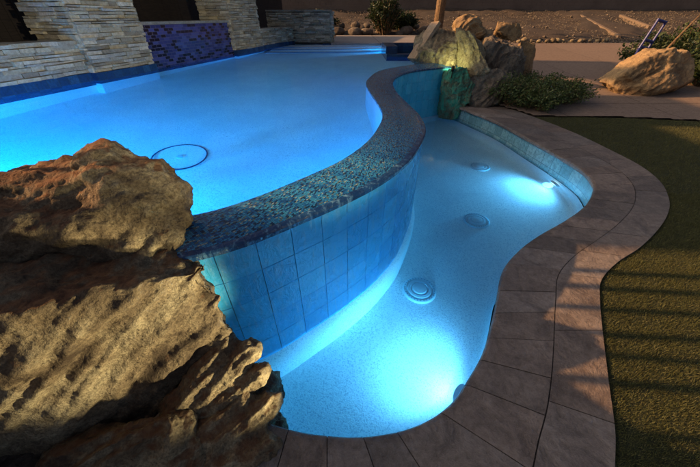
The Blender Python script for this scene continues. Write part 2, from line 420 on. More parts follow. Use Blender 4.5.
# ------------------------------------------------------------------ pool basins
def basin(name, loop, ztop, zcove, zfloor, cove, mat, floor=True, zf=None, bowl=False):
    """vertical plaster wall, rounded cove and floor for a closed loop"""
    mb = MB(); n = len(loop); L = [Vector(p) for p in loop]
    area = sum(L[i].x*L[(i+1) % n].y-L[(i+1) % n].x*L[i].y for i in range(n)); sg = 1 if area > 0 else -1
    rings = []
    cv = [cove]*n; zc = [zcove]*n
    if bowl:
        near = [1.0 if min((q-w_).length for w_ in outer[::3]) < .12 else 0.0 for q in L]
        for _ in range(14): near = [(near[i-1]+near[i]+near[(i+1) % n])/3 for i in range(n)]
        cv = [cove-.09*t for t in near]; zc = [zcove-.05*t for t in near]
    for t_ in (None, 0, R(18), R(36), R(54), R(72), R(90)):
        ring = []
        for i in range(n):
            d = (L[(i+2) % n]-L[(i-2) % n])
            d = d.normalized() if d.length > 1e-6 else Vector((1, 0)); nn = Vector((-d.y, d.x))*sg
            off = 0 if t_ is None else cv[i]*(1-math.cos(t_)); z = ztop if t_ is None else zc[i]+(zfloor-zc[i])*math.sin(t_)
            q = L[i]+nn*off; ring.append((q.x, q.y, z))
        rings.append(ring)
    for a, b in zip(rings, rings[1:]):
        for i in range(n): mb.face([a[i], a[(i+1) % n], b[(i+1) % n], b[i]])
    o = mb.build(name, mat, smooth=False, merge=True)
    bm = bmesh.new(); bm.from_mesh(o.data)
    if zf is None:
        f = bm.faces.new([bm.verts.new((p[0], p[1], zfloor+.001)) for p in rings[0]])
        bmesh.ops.triangulate(bm, faces=[f])
    else:
        st = .1; px_ = [p.x for p in L]; py_ = [p.y for p in L]; cache = {}
        for iy in range(int(min(py_)/st)-1, int(max(py_)/st)+2):
            for ix in range(int(min(px_)/st)-2, int(max(px_)/st)+2):
                cx, cy_ = (ix+.5)*st, (iy+.5)*st
                if not (inside(cx, cy_, loop) or dist_poly(cx, cy_, loop[::3]) < .13): continue
                q = []
                for a, b in ((ix, iy), (ix+1, iy), (ix+1, iy+1), (ix, iy+1)):
                    if (a, b) not in cache: cache[a, b] = bm.verts.new((a*st, b*st, zf(a*st, b*st)))
                    q.append(cache[a, b])
                bm.faces.new(q)
    bmesh.ops.remove_doubles(bm, verts=bm.verts, dist=1e-4)
    for q in bm.faces: q.smooth = True
    bm.to_mesh(o.data); bm.free()
    return tag(o, kind='structure')

spa_loop = cat(SPA[::6], 260, closed=True)
basin('spa_basin', spa_loop, -.40, -.56, -.70, .14, M['plaster'], bowl=True)
pool_loop = [Vector(p) for p in POOL[:171]]+cat([(2.35, 8.5), (2.4, 10), (2.4, 12.55)], 20)+cat([(2.3, 12.6), (-.75, 12.6)], 14)+cat([wl(S_END), wl(-3.0)], 60)+cat([(-5.3, 1.2), (-2.0, 1.2)], 24)
basin('pool_basin', pool_loop, ZU-.012, -.35, -.62, .2, M['plaster'], zf=lambda x, y: -.5+.62*max(0, min(1, (y-3.0)/7))**1.3)

# waterline tile round the lower pool, under the coping
mb = MB(); sl = cat(SPA_OUT[::8], 240); L = arclen(sl); nr = normals2(sl)
for i in range(len(sl)-1):
    for z0, z1 in ((-.055, -.255), (-.255, -.41)):
        a = sl[i]-nr[i]*(-.012); b = sl[i+1]-nr[i+1]*(-.012)
        mb.face([(a.x, a.y, z1), (b.x, b.y, z1), (b.x, b.y, z0), (a.x, a.y, z0)], [(L[i], z1+.055), (L[i+1], z1+.055), (L[i+1], z0+.055), (L[i], z0+.055)])
o = mb.build('pool_edge', M['spatile'], merge=True, smooth=True); tag(o, kind='structure')

# pool steps at the far end
mb = MB()
for i, (y0, z) in enumerate(((10.4, .33), (11.1, .47), (11.8, .61))):
    pts = cat([(-2.55, y0-.15), (-1.2, y0), (.4, y0+.1), (1.6, y0+.5), (2.38, y0+.75)], 24)
    for a, b in zip(pts, pts[1:]):
        mb.face([(a.x, a.y, z), (b.x, b.y, z), (b.x, 12.58, z), (a.x, 12.58, z)])
        mb.face([(a.x, a.y, -.48), (b.x, b.y, -.48), (b.x, b.y, z), (a.x, a.y, z)])
st = mb.build('steps', M['plaster'])
nb = MB()
for i, (y0, z) in enumerate(((10.4, .33), (11.1, .47), (11.8, .61))):
    pts = cat([(-2.55, y0-.15), (-1.2, y0), (.4, y0+.1), (1.6, y0+.5), (2.38, y0+.75)], 24)
    for a, b in zip(pts, pts[1:]):
        nb.face([(a.x, a.y-.004, z+.004), (b.x, b.y-.004, z+.004), (b.x, b.y+.09, z+.004), (a.x, a.y+.09, z+.004)], [(a.x, 0), (b.x, 0), (b.x, .1), (a.x, .1)])
        nb.face([(a.x, a.y-.004, z-.05), (b.x, b.y-.004, z-.05), (b.x, b.y-.004, z+.004), (a.x, a.y-.004, z+.004)], [(a.x, 0), (b.x, 0), (b.x, .1), (a.x, .1)])
no_s = nb.build('step_edge', M['bandtile']); tag(no_s, kind='structure')
st; tag(st, kind='structure')

# water bodies
wpoly = []
ni = normals2(inner)
for i in range(0, len(inner), 2): q = inner[i]-ni[i]*.03; wpoly.append((q.x, q.y))
wpoly += [(2.5, 8.5), (2.55, 10), (2.55, 12.7), (-.75, 12.75), wl(S_END+.05, -.1), wl(-3.0, -.1), (-5.6, 1.05)]
w = sheet('water', wpoly, ZU, M['water_up'], down=-.8); tag(w, kind='structure')
sp2 = []
sd = [(p.x, p.y) for p in spa_loop]; ar = sum(sd[i][0]*sd[(i+1) % len(sd)][1]-sd[(i+1) % len(sd)][0]*sd[i][1] for i in range(len(sd)))
for i in range(0, len(spa_loop), 2):
    d = (spa_loop[(i+2) % 260]-spa_loop[(i-2) % 260]).normalized(); nn = Vector((-d.y, d.x))*(1 if ar > 0 else -1)
    q = spa_loop[i]-nn*.03; sp2.append((q.x, q.y))
w2 = sheet('water', sp2, ZS, M['water_low'], down=-1.4); tag(w2, kind='structure')

# ------------------------------------------------------------------ infinity edge wall
iw = empty('infinity_wall', (0, 1.5, -.3))
tag(iw, 'curved blue tiled overflow wall with mosaic rim between the two pools', 'pool wall')
ROWH = .2; ZT = .672
L = arclen(outer); tot = L[-1]
no = normals2(outer)
def on(s, off, z):
    s = min(max(s, 0), tot-1e-6); i = min(int(s/tot*170), 169); t = (s-L[i])/(L[i+1]-L[i])
    p = outer[i].lerp(outer[i+1], t); n = no[i].lerp(no[i+1], t); q = p-n*off; return (q.x, q.y, z)
mb = MB()
for i in range(170):
    a, b = outer[i], outer[i+1]
    mb.face([(a.x, a.y, -1.2), (b.x, b.y, -1.2), (b.x, b.y, .69), (a.x, a.y, .69)])
mb.build('grout_bed', M['grout'], iw, smooth=True, merge=True)
mb = MB(); TW = .205; gq = .0022
s = .02
while s+TW < tot:
    for r in range(-1, 5):
        z1 = ZT-r*ROWH if r >= 0 else None
        if r < 0: continue
        z0 = z1-ROWH
        t = random.random(); base = (.06+.04*t, .48+.12*t, .88+.08*t)
        if s > 6.6: base = (.08+.06*t, .56+.14*t, .76+.12*t)
        tl = [random.uniform(.007, .0092) for _ in range(2)]; tb = [random.uniform(.007, .0092) for _ in range(2)]
        x0, x1 = s+gq, s+TW-gq; zz0, zz1 = z0+gq, z1-gq; q = 4
        for k in range(q):
            u0 = x0+(x1-x0)*k/q; u1 = x0+(x1-x0)*(k+1)/q
            o0 = tl[0]+(tl[1]-tl[0])*k/q; o1 = tl[0]+(tl[1]-tl[0])*(k+1)/q
            p0 = tb[0]+(tb[1]-tb[0])*k/q; p1 = tb[0]+(tb[1]-tb[0])*(k+1)/q
            mb.face([on(u0, p0, zz0), on(u1, p1, zz0), on(u1, o1, zz1), on(u0, o0, zz1)], None, base)
            mb.face([on(u0, o0, zz1), on(u1, o1, zz1), on(u1, 0, zz1+.002), on(u0, 0, zz1+.002)], None, base)
            mb.face([on(u0, 0, zz0-.002), on(u1, 0, zz0-.002), on(u1, p1, zz0), on(u0, p0, zz0)], None, base)
        mb.face([on(x0, 0, zz0), on(x0, tb[0], zz0), on(x0, tl[0], zz1), on(x0, 0, zz1)], None, base)
        mb.face([on(x1, tb[1], zz0), on(x1, 0, zz0), on(x1, 0, zz1), on(x1, tl[1], zz1)], None, base)
    s += TW
mb.build('tile_face', M['glaze'], iw)
# plaster ledge at the foot, under water
mb = MB()
for i in range(170):
    a, b = outer[i], outer[i+1]; na, nb = no[i], no[i+1]; w_ = .05
    A = a-na*w_; B = b-nb*w_
    mb.face([(A.x, A.y, -.36), (B.x, B.y, -.36), (b.x, b.y, -.325), (a.x, a.y, -.325)])
    mb.face([(A.x, A.y, -1.1), (B.x, B.y, -1.1), (B.x, B.y, -.36), (A.x, A.y, -.36)])
mb.build('foot_ledge', M['plaster'], iw, smooth=True, merge=True)
# rim: mosaic slope, then a dark drip tile
mb = MB(); Li = arclen(inner)
for i in range(170):
    A, B = inner[i], inner[i+1]; C, D_ = outer[i+1], outer[i]; nseg = 6
    prof = [(0, ZU+.006), (.12, ZU+.009), (.35, ZU+.004), (.6, ZU-.008), (.85, ZU-.026), (1.0, ZU-.042)]
    wa = (A-D_).length; wb = (B-C).length
    for (t0, z0), (t1, z1) in zip(prof, prof[1:]):
        p0, p1, p2, p3 = A.lerp(D_, t0), B.lerp(C, t0), B.lerp(C, t1), A.lerp(D_, t1)
        mb.face([(p0.x, p0.y, z0), (p1.x, p1.y, z0), (p2.x, p2.y, z1), (p3.x, p3.y, z1)],
                [(Li[i], t0*wa), (Li[i+1], t0*wb), (Li[i+1], t1*wb), (Li[i], t1*wa)])
    mb.face([(A.x, A.y, ZU+.006), (B.x, B.y, ZU+.006), (B.x, B.y, ZU-.09), (A.x, A.y, ZU-.09)], [(Li[i], 0), (Li[i+1], 0), (Li[i+1], .1), (Li[i], .1)])
mb.build('mosaic_rim', M['mosaic'], iw, smooth=False, merge=True)
mb = MB(); s = .01
while s+.1 < tot:
    t = random.random(); colr = (.012+.006*t, .05+.03*t, .15+.06*t); x0, x1 = s+.0007, s+.0993
    pr = [(-.055, ZU-.0365), (.0, ZU-.041), (.018, ZU-.046), (.026, ZU-.056), (.026, ZU-.078), (.0, ZU-.08)]
    for (o0, z0), (o1, z1) in zip(pr, pr[1:]):
        mb.face([on(x0, o0, z0+.003), on(x1, o0, z0+.003), on(x1, o1, z1+.003), on(x0, o1, z1+.003)], None, colr)
    s += .1
mb.build('drip_tile', M['glaze'], iw, smooth=False)

# ------------------------------------------------------------------ stone walls on the left
PAL = [(.66, .58, .42), (.58, .52, .38), (.52, .47, .36), (.74, .66, .50), (.46, .40, .30), (.64, .54, .36), (.58, .55, .46), (.40, .35, .26)]
def ledger(mb, o, e, n, length, z0, z1, rowh=(.028, .06), ln=(.10, .40), depth=(.012, .08)):
    """dry-stacked strips of stone over a face: origin o (x,y), direction e, outward normal n"""
    z = z0; o = Vector(o); e = Vector(e); n = Vector(n)
    while z < z1-.01:
        h = min(random.uniform(*rowh), z1-z)
        if z1-z-h < .02: h = z1-z
        x = 0.0
        while x < length-1e-4:
            l = min(random.uniform(*ln), length-x)
            if length-x-l < .09: l = length-x
            d = random.uniform(*depth); c = random.choice(PAL); f = random.uniform(.75, 1.15); c = (c[0]*f, c[1]*f, c[2]*f)
            m = o+e*(x+l/2)+n*(d/2-.02)
            mb.box((m.x, m.y, z+h/2), (l-.006, d+.04, h-.006), (Vector((e.x, e.y, 0)), Vector((n.x, n.y, 0)), Vector((0, 0, 1))), c, .006)
            x += l
        z += h
def axes(e, n): return (Vector((e[0], e[1], 0)), Vector((n[0], n[1], 0)), Vector((0, 0, 1)))

def low_wall(s0, s1, top, label):
    r = empty('stone_wall', (*wl((s0+s1)/2, -.3), ZU)); tag(r, label, 'wall')
    mb = MB(); ledger(mb, wl(s0), WD, WN, s1-s0, .86, top-.0)
    c = wl((s0+s1)/2, -.27); mb.box((c[0], c[1], (top-.03)/2+.2), (s1-s0-.01, .5, top-.43), axes(WD, WN), (.12, .11, .09))
    # rough top course
    x = s0
    while x < s1-.05:
        l = min(random.uniform(.2, .5), s1-x); q = wl(x+l/2, -.26); f = random.uniform(.7, 1.1)
        mb.box((q[0], q[1], top-.018), (l-.008, .53, .03), axes(WD, WN), (.36*f, .32*f, .25*f), .004); x += l
    mb.build('stone_face', M['ledger'], r)
    mb = MB()
    for a in np.arange(s0, s1, .15):
        b = min(a+.15, s1); pa, pb = wl(a, .035), wl(b, .035); qa, qb = wl(a, -.02), wl(b, -.02)
        mb.face([(*pa, .30), (*pb, .30), (*pb, .86), (*pa, .86)], [(a, .30), (b, .30), (b, .86), (a, .86)])
        mb.face([(*pa, .86), (*pb, .86), (*qb, .86), (*qa, .86)], [(a, 0), (b, 0), (b, .05), (a, .05)])
    mb.build('waterline_tile', M['bandtile'], r)
    return r
P1 = (1.30, 2.47); BW = (2.47, 5.30); P2 = (5.30, 6.65)
low_wall(-3.0, P1[0], 1.30, 'low ledger stone wall with dark gap above, left of the nearer pillar')
low_wall(P2[1], S_END-.35, 1.28, 'low dim ledger stone wall beyond the farther pillar')

def pillar(s0, s1, label):
    off = .09; r = empty('stone_pillar', (*wl((s0+s1)/2, -.4), ZU)); tag(r, label, 'pillar', 'stone pillars along the pool')
    d = .85; mb = MB(); top = 3.6
    ledger(mb, wl(s0, off), WD, WN, s1-s0, .86, top, (.03, .068), (.12, .42))
    ledger(mb, wl(s0, off-d), WN, -WD, d+.02, .86, top, (.03, .068), (.12, .40))
    ledger(mb, wl(s1, off-d), WN, WD, d+.02, .86, top, (.03, .068), (.12, .40))
    c = wl((s0+s1)/2, off-d/2-.01); mb.box((c[0], c[1], top/2-.2), (s1-s0-.03, d-.04, top+.38), axes(WD, WN), (.12, .11, .09))
    mb.build('stone_face', M['ledger'], r)
    mb = MB()
    def quad(a, b, z0, z1, u0, u1): mb.face([(*a, z0), (*b, z0), (*b, z1), (*a, z1)], [(u0, z0), (u1, z0), (u1, z1), (u0, z1)])
    A, B, C, D_ = wl(s0-.03, .0), wl(s0-.03, off+.07), wl(s1+.03, off+.07), wl(s1+.03, 0)
    quad(A, B, .45, .86, 0, off+.07); quad(B, C, .45, .86, 0, s1-s0+.06); quad(C, D_, .45, .86, 0, off+.07)
    mb.face([(*A, .86), (*B, .86), (*C, .86), (*D_, .86)])
    mb.build('waterline_tile', M['bandtile'], r)
    mb = MB()
    A, B, C, D_ = wl(s0-.02, 0), wl(s0-.02, off+.06), wl(s1+.02, off+.06), wl(s1+.02, 0)
    quad(A, B, -.5, .45, 0, 1); quad(B, C, -.5, .45, 0, 1); quad(C, D_, -.5, .45, 0, 1)
    mb.build('plinth', M['plaster'], r)
pillar(*P1, 'nearer and larger ledger stone pillar left of the blue tiled wall')
pillar(*P2, 'farther ledger stone pillar right of the blue tiled wall')

fw = empty('fountain_wall', (*wl(3.9, -.3), ZU)); tag(fw, 'purple blue glass brick wall between the two stone pillars', 'wall')
mb = MB(); s0, s1 = BW; zt = 1.46
pa, pb, qa, qb = wl(s0, .03), wl(s1, .03), wl(s0, -.3), wl(s1, -.3)
mb.face([(*pa, .3), (*pb, .3), (*pb, zt), (*pa, zt)], [(0, .3), (s1-s0, .3), (s1-s0, zt), (0, zt)])
mb.face([(*pb, .3), (*qb, .3), (*qb, zt), (*pb, zt)]); mb.face([(*qa, .3), (*pa, .3), (*pa, zt), (*qa, zt)]); mb.face([(*qb, .3), (*qa, .3), (*qa, zt), (*qb, zt)])
mb.face([(*pa, zt), (*pb, zt), (*qb, zt), (*qa, zt)])
mb.build('tile_face', M['bluebrick'], fw)
mb = MB(); x = s0+.01
while x < s1-.02:
    l = min(.47, s1-.01-x); q = wl(x+l/2, -.13); f = random.uniform(.85, 1.1)
    mb.box((q[0], q[1], zt+.025), (l-.006, .38, .045), axes(WD, WN), (.40*f, .38*f, .33*f), .002); x += l
mb.build('cap_stone', M['ledger'], fw)

# tall wall facing us at the far end
tw = empty('stone_wall', (-1.7, 13.1, .72)); tag(tw, 'taller ledger stone wall end facing the pool beside the steps', 'wall')
mb = MB(); a = Vector((-3.05, 13.25)); b = Vector((-.72, 12.78)); e = (b-a).normalized(); n = Vector((e.y, -e.x))
ledger(mb, a, e, n, (b-a).length, .80, 1.72, (.03, .068), (.12, .4))
ledger(mb, b+n*.0, -n, e, .42, .80, 1.72, (.03, .068), (.12, .4))
c = (a+b)/2-n*.21; mb.box((c.x, c.y, 1.2), ((b-a).length-.02, .4, 1.02), axes(e, n), (.12, .11, .09))
mb.build('stone_face', M['ledger'], tw)
mb = MB(); x = 0; LL = (b-a).length
while x < LL-.05:
    l = min(.5, LL-x); q = a+e*(x+l/2)-n*.19; f = random.uniform(.8, 1.1)
    mb.box((q.x, q.y, 1.745), (l-.006, .54, .045), axes(e, n), (.36*f, .33*f, .27*f), .003); x += l
mb.build('cap_stone', M['ledger'], tw)

# waterline tile along the far end
mb = MB()
a, b = (-1.0, 12.6), (2.45, 12.55)
for i in range(20):
    x0 = a[0]+(b[0]-a[0])*i/20; x1 = a[0]+(b[0]-a[0])*(i+1)/20
    mb.face([(x0, 12.56, .5), (x1, 12.56, .5), (x1, 12.56, .79), (x0, 12.56, .79)], [(x0, .5), (x1, .5), (x1, .79), (x0, .79)])
o = mb.build('pool_edge', M['bandtile']); tag(o, kind='structure')

# added dark timber fence standing in for shaded house walls behind the stone walls
fn = empty('stand_in_fence', (*wl(3, -2.2), .7)); tag(fn, 'added nearly black board fence standing in for shaded house walls behind the stone pillars', 'fence')
mb = MB(); x = -4.0
while x < 13:
    q = wl(x, -2.2); mb.box((q[0], q[1], 2.05), (.145, .03, 2.8), axes(WD, WN), (1, 1, 1), .003); x += .15
mb.build('board_panel', M['timber'], fn)
for x in np.arange(-3.9, 13, 2.4):
    mb = MB(); q = wl(x, -2.28); mb.box((q[0], q[1], 2.08), (.1, .1, 2.9), axes(WD, WN)); mb.build('post', M['timber'], fn)

# raised tiled ledge near the far right of the pool
lg = empty('tiled_ledge', (1.5, 9.1, .3)); tag(lg, 'low dark tiled spillway ledge rising from the far pool water', 'ledge')
mb = MB()
for (x0, x1, y0, y1, zt) in ((.95, 2.4, 8.75, 9.0, .80), (.95, 1.25, 9.0, 10.3, .96), (1.25, 2.4, 10.0, 10.3, .96)):
    for (p, q) in (((x0, y0), (x1, y0)), ((x1, y0), (x1, y1)), ((x1, y1), (x0, y1)), ((x0, y1), (x0, y0))):
        l = math.dist(p, q); mb.face([(*p, -.3), (*q, -.3), (*q, zt), (*p, zt)], [(0, -.3), (l, -.3), (l, zt), (0, zt)])
    mb.face([(x0, y0, zt), (x1, y0, zt), (x1, y1, zt), (x0, y1, zt)], [(x0, y0), (x1, y0), (x1, y1), (x0, y1)])
mb.build('tile_face', M['bandtile'], lg)

# ------------------------------------------------------------------ far deck
def slabs(name, xs_, ys_, mat, zf, th=.1, gap=.008, tone=(.3, .27, .25), poly=None, sub=1):
    mb = MB()
    for i in range(len(xs_)-1):
        for j in range(len(ys_)-1):
            f = random.uniform(.92, 1.06); c = tuple(t*f for t in tone)
            for a in range(sub):
                for b in range(sub):
                    x0 = xs_[i]+gap+(xs_[i+1]-xs_[i]-2*gap)*a/sub; x1 = xs_[i]+gap+(xs_[i+1]-xs_[i]-2*gap)*(a+1)/sub
                    y0 = ys_[j]+gap+(ys_[j+1]-ys_[j]-2*gap)*b/sub; y1 = ys_[j]+gap+(ys_[j+1]-ys_[j]-2*gap)*(b+1)/sub
                    if poly and not inside((x0+x1)/2, (y0+y1)/2, poly): continue
                    mb.face([(x0, y0, zf(x0, y0)), (x1, y0, zf(x1, y0)), (x1, y1, zf(x1, y1)), (x0, y1, zf(x0, y1))], None, c)
                    if not poly:
                        mb.face([(x0, y0, zf(x0, y0)-th), (x1, y0, zf(x1, y0)-th), (x1, y0, zf(x1, y0)), (x0, y0, zf(x0, y0))], None, c)
                        mb.face([(x0, y1, zf(x0, y1)), (x1, y1, zf(x1, y1)), (x1, y1, zf(x1, y1)-th), (x0, y1, zf(x0, y1)-th)], None, c)
    return tag(mb.build(name, mat), kind='structure')
slabs('deck', [-.7, 1.1, 3.6], [12.50, 14.4, 16.3, 18.0], M['concrete'], lambda x, y: .80, .12, tone=(.40, .36, .34))
slabs('deck', [-6.0, -3.9, -1.2, .5], [-2.0, -.6, .0], M['concrete'], lambda x, y: .012, .12, tone=(.26, .22, .19))

# path on the right, in big sawn bays that follow the slope
PATHPOLY = [(3.2, 6.9), (3.75, 6.05), (5.6, 5.95), (9.5, 5.2), (30, 3.2), (30, 13), (17, 16.8), (9.5, 16.4), (2.9, 16.3), (2.7, 9.5)]
slabs('path', [2.2, 4.35, 6.5, 8.65, 10.8, 13, 15.2, 17.4, 20, 24, 30], [3.2, 5.0, 6.85, 9.1, 11.3, 13.5, 15.4, 17], M['concrete'], lambda x, y: terrain(x, y)+.004, tone=(.32, .235, .18), poly=PATHPOLY, sub=26, gap=.006)

# ------------------------------------------------------------------ spa coping of stamped stone
FR = .54
def cop(name):
    mb = MB(); N = 420
    la = arclen(cin)
    for band in (0, 1):
        j0 = 0
        while j0 < N-3:
            step = random.uniform(.20, .36) if band == 0 else random.uniform(.36, .62); j1 = j0
            mid = [cin[j].lerp(cout[j], .3 if band == 0 else .8) for j in range(j0, N+1)]; ml = 0; kk = 0
            while j1 < N and ml < step: ml += (mid[kk+1]-mid[kk]).length; kk += 1; j1 += 1
            if N-j1 < 5: j1 = N
            f = random.uniform(.70, 1.16); w = random.uniform(-.03, .03); c = (.31*f+w*.5, .25*f, .212*f-w*.3)
            t0, t1 = (0.0, FR) if band == 0 else (FR, 1.0)
            sk = random.uniform(-3, 3) if band == 0 else 0
            loc = []
            for j in range(j0, j1+1):
                a = cin[j].lerp(cout[j], t0); b = cin[j].lerp(cout[j], t1); d = (b-a).normalized()
                ga = .0 if band == 0 else .003; gb = .003 if band == 0 else .0
                loc.append((a+d*ga, b-d*gb))
            tz = random.uniform(-.0015, .0015)
            # shorten along the run for the joint
            def sh(p, q, dd): v = (q-p); return p+v.normalized()*dd if v.length > 1e-6 else p
            if len(loc) > 1:
                loc[0] = (sh(loc[0][0], loc[1][0], .0022), sh(loc[0][1], loc[1][1], .0022))
                loc[-1] = (sh(loc[-1][0], loc[-2][0], .0022), sh(loc[-1][1], loc[-2][1], .0022))
            for (a0, b0), (a1, b1) in zip(loc, loc[1:]):
                if band == 0:   # rounded nose over the water
                    n0 = (a0-b0).normalized(); n1 = (a1-b1).normalized()
                    pr = [(.035, -.058), (.045, -.045), (.045, -.02), (.036, -.006), (.018, .0)]
                    pts0 = [(a0.x+n0.x*o, a0.y+n0.y*o, z+tz) for o, z in pr]; pts1 = [(a1.x+n1.x*o, a1.y+n1.y*o, z+tz) for o, z in pr]
                    mb.face([(a0.x, a0.y, -.058), (a1.x, a1.y, -.058), pts1[0], pts0[0]], None, c)
                    for k_ in range(4): mb.face([pts0[k_], pts1[k_], pts1[k_+1], pts0[k_+1]], None, c)
                    mb.face([pts0[4], pts1[4], (b1.x, b1.y, tz), (b0.x, b0.y, tz)], None, c)
                else:
                    mb.face([(a0.x, a0.y, tz), (a1.x, a1.y, tz), (b1.x, b1.y, tz), (b0.x, b0.y, tz)], None, c)
                    mb.face([(b0.x, b0.y, tz), (b1.x, b1.y, tz), (b1.x, b1.y, -.09), (b0.x, b0.y, -.09)], None, c)
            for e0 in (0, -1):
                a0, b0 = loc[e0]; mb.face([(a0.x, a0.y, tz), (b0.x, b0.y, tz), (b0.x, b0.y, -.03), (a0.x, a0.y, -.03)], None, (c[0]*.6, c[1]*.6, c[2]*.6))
            j0 = j1
    # mortar bed below the joints
    for j in range(N):
        a, b, c_, d = cin[j], cout[j], cout[j+1], cin[j+1]
        a = a+(a-b).normalized()*.036; d = d+(d-c_).normalized()*.036
        mb.face([(a.x, a.y, -.05), (d.x, d.y, -.05), (d.x, d.y, -.008), (a.x, a.y, -.008)], None, (.10, .08, .068))
        mb.face([(a.x, a.y, -.008), (d.x, d.y, -.008), (c_.x, c_.y, -.008), (b.x, b.y, -.008)], None, (.10, .08, .068))
    return tag(mb.build(name, M['paver'], merge=False), kind='structure')
cop('pavement')

# ------------------------------------------------------------------ lawn
LAWN = [(p.x+.0, p.y) for p in cout[36:360]]+[(.8, -3), (16, -3), (16, 4.5), (9.5, 5.15), (5.6, 5.9), (4.5, 6.0), (3.72, 6.0)]
lw = sheet('lawn', LAWN, -.02, M['turf']); tag(lw, kind='structure')
def blades(n, poly, x0, x1, y0, y1, size, dens=None):
    X = rng.uniform(x0, x1, n); Y = rng.uniform(y0, y1, n)
    px = np.array([p[0] for p in poly]); py = np.array([p[1] for p in poly]); ins = np.zeros(n, bool); j = len(poly)-1
    for i in range(len(poly)):
        c = ((py[i] > Y) != (py[j] > Y)) & (X < (px[j]-px[i])*(Y-py[i])/(py[j]-py[i]+1e-12)+px[i]); ins ^= c; j = i
    return X[ins], Y[ins]
parts = [blades(360000, LAWN, 1.0, 4.2, -.3, 2.9, 1)+(1.0,), blades(150000, LAWN, 2.6, 7.5, 2.9, 6.0, 1)+(1.5,), blades(50000, LAWN, 4.2, 9, -.3, 2.9, 1)+(1.5,)]
X = np.concatenate([p[0] for p in parts]); Y = np.concatenate([p[1] for p in parts]); SZ = np.concatenate([np.full(len(p[0]), p[2]) for p in parts])
n = len(X); h = rng.uniform(.008, .020, n)*SZ**.5; an = rng.uniform(0, 2*np.pi, n); wd = rng.uniform(.0011, .0021, n)*SZ; le = rng.uniform(.002, .013, n)*SZ; la_ = rng.uniform(0, 2*np.pi, n)
clump = np.array([noise.noise((x*9, y*9, 0)) for x, y in zip(X, Y)]); h *= 1+.5*clump
v = np.empty((n, 3, 3), np.float32)
v[:, 0] = np.stack([X-np.cos(an)*wd, Y-np.sin(an)*wd, np.full(n, -.022)], 1)
v[:, 1] = np.stack([X+np.cos(an)*wd, Y+np.sin(an)*wd, np.full(n, -.022)], 1)
v[:, 2] = np.stack([X+np.cos(la_)*le, Y+np.sin(la_)*le, -.02+h], 1)
me = bpy.data.meshes.new('grass'); me.vertices.add(n*3); me.vertices.foreach_set('co', v.ravel())
me.loops.add(n*3); me.loops.foreach_set('vertex_index', np.arange(n*3, dtype=np.int32))
me.polygons.add(n); me.polygons.foreach_set('loop_start', np.arange(0, n*3, 3, dtype=np.int32)); me.polygons.foreach_set('loop_total', np.full(n, 3, np.int32))
me.update(); me.validate()
ca = me.color_attributes.new('tone', 'FLOAT_COLOR', 'CORNER')
f = rng.uniform(.6, 1.3, n); yel = rng.uniform(0, 1, n)
c = np.stack([(.072+.036*yel)*f, (.084+.020*yel)*f, (.028+.012*yel)*f, np.ones(n)], 1).astype(np.float32)
ca.data.foreach_set('color', np.repeat(c, 3, axis=0).ravel()); me.materials.append(M['blade'])
gr = bpy.data.objects.new('grass', me); COL.objects.link(gr); tag(gr, 'short green turf of fine blades beside the stone coping', 'grass', kind='stuff')

